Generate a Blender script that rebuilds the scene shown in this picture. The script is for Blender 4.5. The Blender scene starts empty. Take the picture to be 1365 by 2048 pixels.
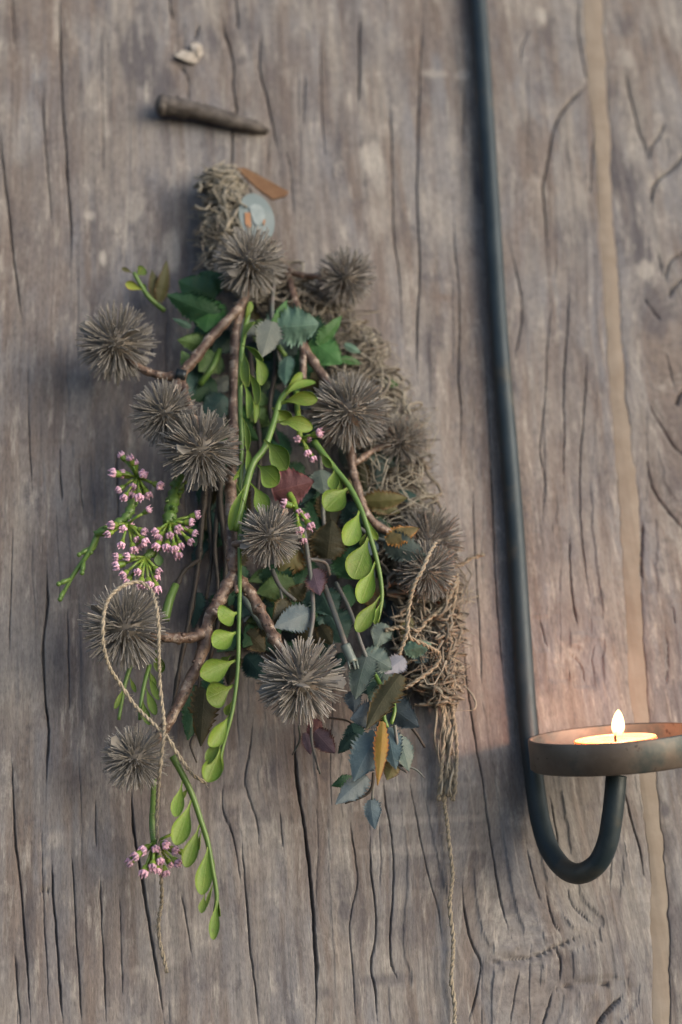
import bpy, bmesh, math, random
import numpy as np
from mathutils import Vector, Matrix

R = math.radians
S = bpy.context.scene
C = S.collection

# ------------------------------------------------------------------ camera, sky, sun, exposure
LEAN = R(20)                        # the old wooden wall leans away from the camera at its top
DIST, FPX = 0.80, 3200.0            # metres from lens to wall centre; focal length in photo pixels
YAW = Matrix.Rotation(R(9), 3, 'Z')  # and its right side stands a little farther off
NRM = YAW @ Vector((0, -math.cos(LEAN), math.sin(LEAN)))
UPV = YAW @ Vector((0, math.sin(LEAN), math.cos(LEAN)))
UVE = YAW @ Vector((1, 0, 0))
CAMP = Vector((0, -DIST, 0))

cam_d = bpy.data.cameras.new("camera")
cam_d.sensor_fit = 'VERTICAL'; cam_d.sensor_height = 36.0
cam_d.lens = 36.0 * FPX / 2048.0
cam_d.clip_start = 0.02; cam_d.clip_end = 500
cam_d.dof.use_dof = True; cam_d.dof.focus_distance = 0.722; cam_d.dof.aperture_fstop = 4.5
cam = bpy.data.objects.new("camera", cam_d); C.objects.link(cam)
cam.location = CAMP; cam.rotation_euler = (R(90), 0, 0)
S.camera = cam

SUN = Vector((0.79, -0.47, 0.37)).normalized()
w = bpy.data.worlds.new("World"); S.world = w; w.use_nodes = True
nt = w.node_tree
sky = nt.nodes.new('ShaderNodeTexSky'); sky.sky_type = 'NISHITA'; sky.sun_disc = False
sky.sun_elevation = math.asin(SUN.z); sky.sun_rotation = math.atan2(SUN.x, SUN.y)
sky.dust_density = 3.0; sky.air_density = 1.0
bg = nt.nodes['Background']; bg.inputs['Strength'].default_value = 0.15
nt.links.new(sky.outputs[0], bg.inputs[0])
sl = bpy.data.lights.new("sun", 'SUN'); sl.energy = 1.2; sl.angle = R(54); sl.color = (1.0, 0.985, 0.965)
so = bpy.data.objects.new("sun", sl); C.objects.link(so)
so.rotation_euler = (-SUN).to_track_quat('-Z', 'Y').to_euler(); so.location = SUN * 3
S.view_settings.view_transform = 'Standard'; S.view_settings.look = 'None'
S.view_settings.gamma = 1.0; S.view_settings.exposure = 0.44
S.cycles.max_bounces = 8

# ------------------------------------------------------------------ helpers
def P(px, py, h=0.0):
    """point h millimetres off the wall that is seen at photo pixel px, py"""
    d = Vector(((px - 682.5) / FPX, 1.0, -(py - 1024) / FPX))
    t = (h * .001 - CAMP.dot(NRM)) / d.dot(NRM)
    return CAMP + d * t

def pxm(px, py, h=0.0):
    """metres per photo pixel there"""
    return (P(px, py, h).y + DIST) / FPX

def uv_of(px, py):
    p = P(px, py); return p.dot(UVE), p.dot(UPV)

def tag(o, label=None, cat=None, group=None, kind=None):
    if label: o['label'] = label
    if cat: o['category'] = cat
    if group: o['group'] = group
    if kind: o['kind'] = kind
    return o

def empty(name, loc, label, cat, group=None):
    o = bpy.data.objects.new(name, None); C.objects.link(o)
    o.location = loc; o.empty_display_size = .01
    return tag(o, label, cat, group)

def wloc(o):
    v = Vector((0, 0, 0))
    while o is not None:
        v += o.location; o = o.parent
    return v

def link(name, me, mat, parent=None, at=None, kind=None):
    """mesh whose vertices are in world space -> object with its origin at `at`"""
    base = Vector(at) if at is not None else (Vector(me.vertices[0].co) if len(me.vertices) else Vector())
    me.transform(Matrix.Translation(-base))
    o = bpy.data.objects.new(name, me); C.objects.link(o)
    if mat: me.materials.append(mat)
    o.location = base - (wloc(parent) if parent else Vector())
    if parent: o.parent = parent
    if kind: o['kind'] = kind
    return o

class MB:
    def __init__(self): self.v = []; self.f = []
    def add(self, vs, fs):
        n = len(self.v); self.v += [tuple(a) for a in vs]; self.f += [tuple(i + n for i in f) for f in fs]
    def mesh(self, name='mesh', smooth=True):
        me = bpy.data.meshes.new(name); me.from_pydata(self.v, [], self.f)
        if smooth: me.polygons.foreach_set('use_smooth', [True] * len(me.polygons))
        me.update(); return me
    def tube(self, pts, rad, n=6, cap=True, wob=0, rnd=None):
        pts = [Vector(p) for p in pts]; m = len(pts)
        if not hasattr(rad, '__len__'): rad = [rad] * m
        T = []
        for i in range(m):
            t = pts[min(i + 1, m - 1)] - pts[max(i - 1, 0)]
            T.append(t.normalized() if t.length > 1e-9 else Vector((0, 0, 1)))
        a = Vector((0.3, -1, 0.2)); u = (a - T[0] * a.dot(T[0])).normalized()
        vs, fs = [], []
        for i in range(m):
            u = u - T[i] * u.dot(T[i]); u = u.normalized() if u.length > 1e-6 else T[i].orthogonal().normalized()
            b = T[i].cross(u)
            for k in range(n):
                q = 2 * math.pi * k / n
                r = rad[i] * (1 + (rnd.uniform(-wob, wob) if wob else 0))
                vs.append(pts[i] + (u * math.cos(q) + b * math.sin(q)) * r)
        for i in range(m - 1):
            for k in range(n):
                k2 = (k + 1) % n
                fs.append((i * n + k, i * n + k2, (i + 1) * n + k2, (i + 1) * n + k))
        if cap:
            fs.append(tuple(reversed(range(n)))); fs.append(tuple((m - 1) * n + k for k in range(n)))
        self.add(vs, fs)
    def ball(self, c, r, ax=(1, 1, 1), seg=8, ring=6, rot=None):
        vs, fs = [], []
        c = Vector(c)
        def put(x, y, z):
            q = Vector((x * ax[0], y * ax[1], z * ax[2])) * r
            if rot: q = rot @ q
            vs.append(c + q)
        put(0, 0, 1)
        for j in range(1, ring):
            t = math.pi * j / ring
            for i in range(seg):
                p = 2 * math.pi * i / seg
                put(math.sin(t) * math.cos(p), math.sin(t) * math.sin(p), math.cos(t))
        put(0, 0, -1)
        for i in range(seg): fs.append((0, 1 + i, 1 + (i + 1) % seg))
        for j in range(ring - 2):
            for i in range(seg):
                a = 1 + j * seg
                fs.append((a + i, a + seg + i, a + seg + (i + 1) % seg, a + (i + 1) % seg))
        a = 1 + (ring - 2) * seg; e = len(vs) - 1
        for i in range(seg): fs.append((a + i, e, a + (i + 1) % seg))
        self.add(vs, fs)

def spline(pts, step=4):
    """Catmull-Rom through points (tuples of any length)"""
    p = [np.array(q, float) for q in pts]
    if len(p) < 3:
        return [tuple(p[0] + (p[-1] - p[0]) * t / step) for t in range(step + 1)]
    p = [2 * p[0] - p[1]] + p + [2 * p[-1] - p[-2]]
    out = []
    for i in range(1, len(p) - 2):
        for s in range(step):
            t = s / step
            out.append(tuple(.5 * ((2 * p[i]) + (-p[i-1] + p[i+1]) * t + (2*p[i-1] - 5*p[i] + 4*p[i+1] - p[i+2]) * t*t + (-p[i-1] + 3*p[i] - 3*p[i+1] + p[i+2]) * t**3)))
    out.append(tuple(p[-2]))
    return out

def path(pts, step=4):
    return [P(*q) for q in spline(pts, step)]

# ------------------------------------------------------------------ materials
def nodes_of(name):
    m = bpy.data.materials.new(name); m.use_nodes = True
    t = m.node_tree; return m, t, t.nodes['Principled BSDF']

def mix(t, fac, a, b, blend='MIX'):
    n = t.nodes.new('ShaderNodeMix'); n.data_type = 'RGBA'; n.blend_type = blend
    for s, v in ((n.inputs[0], fac), (n.inputs[6], a), (n.inputs[7], b)):
        if isinstance(v, bpy.types.NodeSocket): t.links.new(v, s)
        elif isinstance(v, (int, float)): s.default_value = v
        else: s.default_value = (*v, 1)
    return n.outputs[2]

def ramp(t, src, stops):
    n = t.nodes.new('ShaderNodeValToRGB'); t.links.new(src, n.inputs[0])
    e = n.color_ramp.elements
    while len(e) < len(stops): e.new(.5)
    for k, (p, c) in enumerate(stops):
        e[k].position = p
        e[k].color = (c, c, c, 1) if not hasattr(c, '__len__') else (*c, 1)
    return n.outputs[0]

def noise(t, vec, scale, detail=4, rough=.55, dist=0.0):
    n = t.nodes.new('ShaderNodeTexNoise')
    n.inputs['Scale'].default_value = scale; n.inputs['Detail'].default_value = detail
    n.inputs['Roughness'].default_value = rough; n.inputs['Distortion'].default_value = dist
    if vec is not None: t.links.new(vec, n.inputs['Vector'])
    return n.outputs[0]

def scaled(t, vec, s, loc=(0, 0, 0)):
    n = t.nodes.new('ShaderNodeMapping'); t.links.new(vec, n.inputs[0])
    n.inputs['Scale'].default_value = s; n.inputs['Location'].default_value = loc
    return n.outputs[0]

def bump(t, b, h, strength, dist):
    n = t.nodes.new('ShaderNodeBump'); n.inputs['Strength'].default_value = strength
    n.inputs['Distance'].default_value = dist
    t.links.new(h, n.inputs['Height']); t.links.new(n.outputs[0], b.inputs['Normal'])

def simple(name, c1, c2, scale=200, rough=.6, detail=4, bmp=.2, bdist=.0004, metal=0, spec=.5, rnd=.25, trans=0.0):
    m, t, b = nodes_of(name)
    co = t.nodes.new('ShaderNodeTexCoord').outputs['Object']
    oi = t.nodes.new('ShaderNodeObjectInfo')
    f = noise(t, co, scale, detail)
    c = mix(t, ramp(t, f, [(.35, 0), (.65, 1)]), c1, c2)
    if rnd:
        v = ramp(t, oi.outputs['Random'], [(0, 1 - rnd), (1, 1 + rnd)])
        c = mix(t, 1.0, c, v, 'MULTIPLY')
    t.links.new(c, b.inputs['Base Color'])
    b.inputs['Roughness'].default_value = rough; b.inputs['Metallic'].default_value = metal
    b.inputs['Specular IOR Level'].default_value = spec
    if bmp: bump(t, b, noise(t, co, scale * 2.5, 3), bmp, bdist)
    return m

def leafmat(name, c, c2, edge=None, rough=.5, veins=.35, sss=.0):
    """leaf: base colours, vein lines from the leaf's own map, an optional withered rim"""
    m, t, b = nodes_of(name)
    uv = t.nodes.new('ShaderNodeUVMap').outputs[0]
    co = t.nodes.new('ShaderNodeTexCoord').outputs['Object']
    oi = t.nodes.new('ShaderNodeObjectInfo').outputs['Random']
    col = mix(t, ramp(t, noise(t, co, 90, 5), [(.34, 0), (.66, 1)]), c, c2)
    sx = t.nodes.new('ShaderNodeSeparateXYZ'); t.links.new(uv, sx.inputs[0])
    def M(op, a, bb=None):
        n = t.nodes.new('ShaderNodeMath'); n.operation = op
        for i, v in enumerate((a, bb)):
            if v is None: continue
            if isinstance(v, bpy.types.NodeSocket): t.links.new(v, n.inputs[i])
            else: n.inputs[i].default_value = v
        return n.outputs[0]
    av = M('ABSOLUTE', M('SUBTRACT', sx.outputs[1], .5))        # distance from midrib 0..0.5
    mid = ramp(t, av, [(0.0, 1), (.035, 0)])
    sec = M('SINE', M('MULTIPLY', M('SUBTRACT', sx.outputs[0], M('MULTIPLY', av, .55)), 46.0))
    sv = M('MULTIPLY', ramp(t, sec, [(.80, 0), (1.0, 1)]), .45)
    vv = M('MAXIMUM', mid, sv)
    light = mix(t, 1.0, col, (1.6, 1.55, 1.45), 'MULTIPLY')
    col = mix(t, M('MULTIPLY', vv, veins), col, light)
    if edge:
        e = M('ADD', av, M('MULTIPLY', noise(t, co, 160, 3), .22))
        col = mix(t, ramp(t, e, [(.44, 0), (.58, 1)]), col, edge)
    spot = ramp(t, noise(t, co, 420, 2), [(.66, 0), (.74, .35)])
    col = mix(t, spot, col, (.10, .07, .03))
    v = ramp(t, oi, [(0, .74), (1, 1.22)])
    col = mix(t, 1.0, col, v, 'MULTIPLY')
    t.links.new(col, b.inputs['Base Color'])
    b.inputs['Roughness'].default_value = rough
    b.inputs['Specular IOR Level'].default_value = .22
    h = M('ADD', noise(t, co, 700, 3), M('MULTIPLY', vv, -.7))
    bump(t, b, h, .35, .0005)
    if sss:
        b.inputs['Transmission Weight'].default_value = 0
        b.inputs['Subsurface Weight'].default_value = sss
        b.inputs['Subsurface Radius'].default_value = (.3, 1.0, .1); b.inputs['Subsurface Scale'].default_value = .0008
    return m

def wood_material():
    m, t, b = nodes_of("weathered wood")
    a = t.nodes.new('ShaderNodeAttribute'); a.attribute_name = 'grain'        # (grain across, along, random)
    st = t.nodes.new('ShaderNodeAttribute'); st.attribute_name = 'stain_shade'      # old stains and painted shade: r dark, g pale, b brown
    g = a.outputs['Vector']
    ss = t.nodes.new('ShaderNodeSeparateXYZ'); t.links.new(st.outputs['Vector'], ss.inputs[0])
    n1 = noise(t, scaled(t, g, (34, 7, 1)), 1.0, 6, .62)
    n2 = noise(t, scaled(t, g, (95, 9, 1), (3, 1, 0)), 1.0, 5, .6)
    n3 = noise(t, scaled(t, g, (430, 24, 1), (1, 5, 0)), 1.0, 5, .62)
    n4 = noise(t, scaled(t, g, (230, 34, 1), (7, 2, 0)), 1.0, 6, .7)
    n5 = noise(t, scaled(t, g, (1200, 260, 1), (2, 9, 0)), 1.0, 3, .7)
    n6 = noise(t, scaled(t, g, (64, 17, 1), (11, 3, 0)), 1.0, 7, .72)
    tan = (.226, .209, .194); grey = (.180, .179, .191); plum = (.082, .077, .087); brown = (.152, .124, .110)
    pale = (.345, .325, .298)
    c = mix(t, ramp(t, n1, [(.40, 0), (.60, 1)]), tan, grey)
    c = mix(t, ramp(t, n2, [(.48, 0), (.62, .85)]), c, brown)
    c = mix(t, ramp(t, n6, [(.53, 0), (.66, .75)]), c, plum)
    n7 = noise(t, scaled(t, g, (58, 36, 1), (5, 13, 0)), 1.0, 7, .74)
    n8 = noise(t, scaled(t, g, (24, 11, 1), (15, 3, 0)), 1.0, 4, .6)
    c = mix(t, ramp(t, n7, [(.32, .8), (.45, 0)]), c, plum)
    c = mix(t, ramp(t, n8, [(.50, 0), (.64, .6)]), c, brown)
    c = mix(t, ramp(t, n7, [(.56, 0), (.68, .7)]), c, pale)
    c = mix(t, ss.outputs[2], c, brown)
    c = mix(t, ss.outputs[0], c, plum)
    c = mix(t, ramp(t, n4, [(.55, 0), (.68, .75)]), c, pale)
    c = mix(t, ss.outputs[1], c, pale)
    c = mix(t, ramp(t, n4, [(.33, .5), (.44, 0)]), c, plum)
    k = ramp(t, n3, [(.30, .82), (.47, 1.0), (.66, 1.06)])
    c = mix(t, 1.0, c, k, 'MULTIPLY')
    k = ramp(t, n5, [(.32, .74), (.5, 1.0), (.68, 1.16)])
    c = mix(t, 1.0, c, k, 'MULTIPLY')
    t.links.new(c, b.inputs['Base Color'])
    t.links.new(ramp(t, n4, [(.3, .62), (.7, .85)]), b.inputs['Roughness'])
    b.inputs['Specular IOR Level'].default_value = .3
    ad = t.nodes.new('ShaderNodeMath'); ad.operation = 'ADD'
    t.links.new(n3, ad.inputs[0]); t.links.new(n5, ad.inputs[1])
    bump(t, b, ad.outputs[0], .3, .0005)
    return m

M = {}
M['wood'] = wood_material()
M['filler'] = simple("dried seam filler", (.190, .155, .122), (.228, .195, .160), 75, .85, 8, .4, .0006)
M['chip'] = simple("bare pale wood splinter", (.40, .37, .33), (.26, .23, .195), 140, .8, 5, .5)
M['spike'] = simple("burr spikes", (.178, .168, .152), (.26, .248, .23), 120, .33, 3, .15, .0002, spec=.55, rnd=.12)
M['core'] = simple("burr core", (.10, .088, .074), (.13, .115, .098), 200, .6)
M['iron'] = simple("blackened iron", (.016, .021, .026), (.035, .044, .050), 170, .40, 5, .35, .0003, metal=.55, rnd=0)
M['nail'] = simple("rusty old iron", (.125, .112, .104), (.055, .047, .043), 150, .7, 6, .7, .0012, metal=.2, rnd=0)
M['jute'] = simple("jute twine", (.35, .305, .235), (.25, .215, .16), 500, .9, 4, .4, .0003)
M['fibre'] = simple("dry fibre", (.140, .123, .099), (.225, .200, .162), 160, .9, 4, .2, .0003, rnd=.1)
M['fibre_top'] = simple("pale dry fibre", (.245, .225, .18), (.335, .31, .255), 160, .9, 4, .2, .0003, rnd=.1)
M['darktwig'] = simple("dark thin twig", (.030, .026, .022), (.055, .045, .036), 300, .6)
M['stem_green'] = simple("bright green stem", (.09, .175, .035), (.125, .215, .05), 150, .4, 3, .15, .0002, rnd=.08)
M['stem_grey'] = simple("grey purple stem", (.14, .125, .12), (.10, .12, .105), 200, .5)
M['calyx'] = simple("bud cup", (.20, .26, .035), (.11, .22, .035), 400, .4, 3, .1, .0002)
M['pink'] = simple("pink bud", (.60, .33, .46), (.68, .45, .56), 500, .5, 3, .15, .0002)
M['joint'] = simple("grey green plastic joint", (.13, .17, .16), (.18, .22, .20), 300, .35)
M['leather'] = simple("brown card", (.135, .070, .032), (.18, .10, .05), 120, .7, 4, .2)
M['label'] = simple("pale blue paper", (.19, .245, .255), (.25, .30, .305), 60, .6)
M['print_white'] = simple("white print", (.36, .42, .43), (.24, .30, .305), 200, .6)
M['print_orange'] = simple("orange print", (.36, .185, .09), (.30, .15, .07), 200, .6)

def twig_material():
    m, t, b = nodes_of("brown twig bark")
    uv = t.nodes.new('ShaderNodeTexCoord').outputs['Object']
    c = mix(t, ramp(t, noise(t, uv, 130, 5), [(.38, 0), (.58, 1)]), (.075, .045, .032), (.20, .135, .10))
    c = mix(t, ramp(t, noise(t, uv, 620, 3), [(.57, 0), (.66, .9)]), c, (.028, .020, .017))
    c = mix(t, ramp(t, noise(t, uv, 260, 4), [(.56, 0), (.62, .9)]), c, (.33, .27, .22))
    t.links.new(c, b.inputs['Base Color']); b.inputs['Roughness'].default_value = .42
    bump(t, b, noise(t, uv, 550, 3), .7, .0009)
    return m
M['twig'] = twig_material()

L = {
 'bright': leafmat("bright leaf", (.105, .182, .030), (.165, .230, .046), None, .42, .05, .25),
 'yellowgreen': leafmat("yellow green leaf", (.26, .31, .05), (.20, .30, .06), (.30, .22, .04), .5, .12),
 'teal': leafmat("teal leaf", (.085, .165, .125), (.125, .210, .170)),
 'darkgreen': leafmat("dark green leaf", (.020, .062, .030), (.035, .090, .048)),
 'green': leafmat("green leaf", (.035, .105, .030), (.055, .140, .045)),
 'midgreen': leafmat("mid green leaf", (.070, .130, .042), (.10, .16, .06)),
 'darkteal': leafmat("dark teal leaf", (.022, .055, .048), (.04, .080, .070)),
 'grey': leafmat("grey green leaf", (.085, .10, .09), (.115, .13, .12)),
 'greygreen': leafmat("dusty green leaf", (.075, .110, .095), (.115, .145, .135)),
 'slate': leafmat("slate leaf", (.075, .120, .140), (.115, .165, .185)),
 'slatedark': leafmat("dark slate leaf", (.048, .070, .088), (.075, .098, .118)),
 'slatelight': leafmat("light slate leaf", (.115, .155, .175), (.15, .19, .205)),
 'lavender': leafmat("lavender leaf", (.16, .17, .205), (.135, .15, .185)),
 'mauve': leafmat("mauve leaf", (.16, .105, .135), (.20, .14, .16), (.16, .08, .07)),
 'maroon': leafmat("maroon leaf", (.085, .038, .045), (.120, .058, .062), (.15, .055, .065)),
 'olive': leafmat("olive leaf", (.085, .090, .035), (.120, .115, .055), (.11, .07, .03)),
 'olivebrown': leafmat("olive brown leaf", (.038, .040, .022), (.056, .052, .030), (.08, .058, .024)),
 'orange': leafmat("withered orange leaf", (.09, .08, .036), (.12, .09, .04), (.26, .12, .03)),
 'yellow': leafmat("yellowed leaf", (.25, .150, .028), (.19, .14, .036), (.24, .09, .025)),
}

# ------------------------------------------------------------------ the wooden wall
rng = np.random.default_rng(7)
_lat = rng.random((512, 512))
def vnoise(x, y):
    xi = np.floor(x).astype(int); yi = np.floor(y).astype(int)
    fx = x - xi; fy = y - yi
    fx = fx * fx * (3 - 2 * fx); fy = fy * fy * (3 - 2 * fy)
    a = _lat[xi & 511, yi & 511]; b = _lat[(xi + 1) & 511, yi & 511]
    c = _lat[xi & 511, (yi + 1) & 511]; d = _lat[(xi + 1) & 511, (yi + 1) & 511]
    return (a * (1 - fx) + b * fx) * (1 - fy) + (c * (1 - fx) + d * fx) * fy
def fbm(x, y, o=4):
    s = 0; k = .5; z = 0
    for i in range(o):
        s = s + k * vnoise(x * 2**i + 17.3 * i, y * 2**i + 9.1 * i); z += k; k *= .5
    return s / z

# cracks seen in the photograph: (width px, depth mm, points)
CRACKS = [
 (7, 4, [(119,-60),(120,60),(122,120),(125,200),(131,280),(135,350),(142,450),(140,560)]),
 (4, 2.5, [(27,-40),(26,40),(32,100)]),
 (4, 3, [(85,150),(88,250),(95,330),(100,400),(105,450)]),
 (5, 3, [(-4,240),(4,310),(12,380),(20,440),(28,520),(38,590),(45,650)]),
 (3, 2, [(205,20),(203,130),(207,260),(205,380)]),
 (4, 2.5, [(120,890),(121,950),(125,1010)]),(3, 2, [(158,920),(161,970),(166,1030)]),
 (4, 2.5, [(233,900),(236,980),(237,1050)]),
 (7, 4, [(92,1120),(95,1200),(87,1290),(90,1390),(97,1450),(95,1510),(92,1600)]),
 (7, 4, [(262,1560),(266,1640),(272,1690),(285,1760),(295,1825),(307,1900),(317,1960),(330,2060)]),
 (5, 3, [(22,1500),(26,1570),(30,1675),(42,1775),(50,1875),(56,1960),(62,2060)]),
 (6, 3.5, [(104,1710),(106,1790),(114,1880),(119,1960),(127,2060)]),
 (4, 2.5, [(104,1788),(90,1780),(77,1790)]),
 (4, 2.5, [(30,1905),(35,1980),(42,2060)]),
 (3, 2, [(83,1640),(86,1780),(92,1900),(100,2060)]),
 (4, 2.5, [(143,1690),(147,1760),(152,1860),(160,1980),(163,2060)]),
 (4, 2.5, [(200,1740),(203,1830),(208,1930),(213,2060)]),
 (3, 2, [(240,1790),(242,1880),(247,2010)]),
 (8, 5, [(588,1450),(592,1530),(600,1600),(612,1675),(622,1770),(630,1875),(633,1950),(631,2060)]),
 (4, 2.5, [(482,1660),(490,1760),(500,1890),(510,1970),(518,2060)]),
 (3, 2, [(448,1560),(446,1620),(462,1660),(476,1720),(485,1790)]),
 (3, 2, [(506,1430),(500,1500),(490,1560),(500,1600),(515,1650),(520,1720)]),
 (3, 2, [(360,1780),(375,1850),(385,1920)]),
 (5, 3.5, [(470,-30),(476,40),(470,55)]),
 (7, 4, [(447,30),(449,62),(460,92),(468,137),(466,167),(473,214),(466,254),(464,330),(460,380)]),
 (5, 3, [(524,60),(520,100),(520,140),(535,200),(548,260),(557,320)]),
 (3, 2, [(572,300),(582,350),(588,440)]),
 (5, 4, [(338,-20),(341,10),(346,40)]),
 (4, 3, [(398,50),(390,80)]),(5, 3, [(355,128),(368,140),(378,160),(377,185),(380,200)]),
 (6, 4, [(720,25),(719,90),(719,150),(717,215)]),
 (5, 3, [(849,-20),(843,80),(840,150),(838,225),(834,350),(837,450),(840,550),(836,620),(834,700),(836,810)]),
 (4, 2.5, [(779,170),(782,260),(785,360),(788,480),(800,560),(803,690)]),
 (4, 2.5, [(905,400),(910,500),(917,560),(920,660),(917,750),(922,825),(920,960)]),
 (4, 2.5, [(930,160),(928,240),(926,290)]),
 (4, 2.5, [(968,640),(974,760),(980,880),(987,1050),(992,1175),(1002,1300),(1014,1420)]),
 (3, 2, [(945,950),(950,1100),(960,1260),(965,1400)]),
 (4, 2.5, [(922,1250),(930,1330),(940,1410),(952,1490),(967,1575),(977,1650),(992,1750),(1007,1825),(1024,1880)]),
 (4, 3, [(764,1540),(772,1610),(784,1675),(787,1775),(780,1875),(784,1930),(797,1960)]),
 (4, 3, [(740,1640),(742,1740),(752,1825),(752,1875),(742,1930),(752,1990),(755,2060)]),
 (3, 2, [(816,1540),(828,1610),(840,1670),(857,1750),(877,1825),(884,1890)]),
 (4, 2.5, [(922,1750),(932,1840),(947,1895),(962,1930),(950,2000),(930,2060)]),
 (5, 3, [(962,1932),(1005,1922),(1040,1918),(1075,1912),(1115,1893),(1172,1868)]),
 (4, 2.5, [(1112,1895),(1122,1925),(1120,1960)]),
 (5, 3, [(1105,1982),(1150,1970),(1190,1968),(1230,1972)]),
 (4, 2.5, [(1105,1985),(1095,2020),(1082,2060)]),
 (7, 4, [(1249,1990),(1222,2015),(1205,2035),(1190,2060)]),
 (3, 2, [(1132,1770),(1145,1810),(1165,1830),(1185,1848)]),
 (3, 2, [(1052,1690),(1065,1745),(1075,1785),(1083,1802)]),
 (3, 2, [(1090,1770),(1105,1840),(1122,1865)]),
 (3, 2, [(1040,1940),(1030,1990),(1018,2060)]),
 (3, 2, [(700,1640),(705,1680),(715,1760),(700,1850),(708,1960),(712,2060)]),
 (6, 4, [(1179,168),(1160,185),(1132,212),(1115,240),(1107,262),(1097,320),(1087,375),(1092,450),(1091,530)]),
 (3, 2, [(1060,60),(1045,90),(1038,130)]),
 (4, 2.5, [(1020,490),(1032,540),(1043,590),(1044,640),(1037,680),(1030,720)]),
 (4, 3, [(1137,560),(1136,640),(1132,700),(1127,775),(1129,875),(1127,985)]),
 (3, 2, [(1105,600),(1095,680),(1090,800),(1080,900),(1090,960),(1092,1040)]),
 (4, 2.5, [(1172,700),(1172,760),(1167,840),(1160,940),(1162,1050),(1170,1125),(1184,1230)]),
 (5, 3, [(1139,1070),(1141,1130),(1146,1200),(1158,1258)]),
 (3, 2, [(1130,1300),(1162,1330),(1170,1370)]),
 (3, 2, [(1080,1240),(1088,1270),(1095,1295)]),
 (4, 2.5, [(1160,-20),(1158,60),(1168,130),(1177,165)]),
 (4, 2.5, [(1188,270),(1184,330),(1180,395)]),
 (5, 3, [(1250,130),(1258,180),(1270,225),(1278,260),(1290,290),(1297,330)]),
 (5, 3, [(1332,240),(1320,270),(1305,290),(1298,325)]),
 (7, 4, [(1400,270),(1365,315),(1345,338),(1320,355),(1307,380),(1304,430)]),
 (5, 3, [(1400,490),(1365,507),(1340,525),(1330,570)]),
 (5, 3, [(1400,545),(1365,560),(1345,580),(1338,600)]),
 (4, 2.5, [(1287,595),(1305,620),(1322,642)]),
 (5, 3, [(1295,800),(1310,830),(1327,858),(1348,892),(1380,920)]),
 (5, 3, [(1291,900),(1300,950),(1310,985),(1335,1020),(1365,1055),(1400,1090)]),
 (6, 4, [(1380,770),(1360,790),(1352,815)]),
 (3, 2, [(1330,700),(1340,740),(1350,780)]),
 (7, 4, [(1285,1040),(1286,1080),(1283,1120),(1286,1170)]),
 (3, 2, [(1345,1210),(1352,1250)]),
 (3, 2, [(1330,1260),(1337,1320),(1332,1380)]),
 (4, 2.5, [(1330,560),(1315,500)]),
 (4, 2.5, [(1245,1560),(1262,1640),(1280,1700),(1290,1760)]),
 (3, 2, [(1100,1590),(1112,1660),(1118,1700)]),
 (3, 2, [(640,60),(643,200),(650,330)]),(3, 2, [(300,640),(303,720)]),(3, 2, [(55,700),(58,860),(66,1000)]),
 (3, 2, [(25,1060),(22,1180),(18,1320)]),(3, 2, [(135,1200),(137,1330),(140,1440)]),
 (3, 2, [(190,1600),(193,1700)]),(3, 2, [(560,1620),(566,1700)]),(3, 2, [(610,150),(606,260)]),
 (3, 2, [(1050,1420),(1056,1490)]),(3,2,[(1395,1540),(1380,1650),(1388,1760)]),
]
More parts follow.
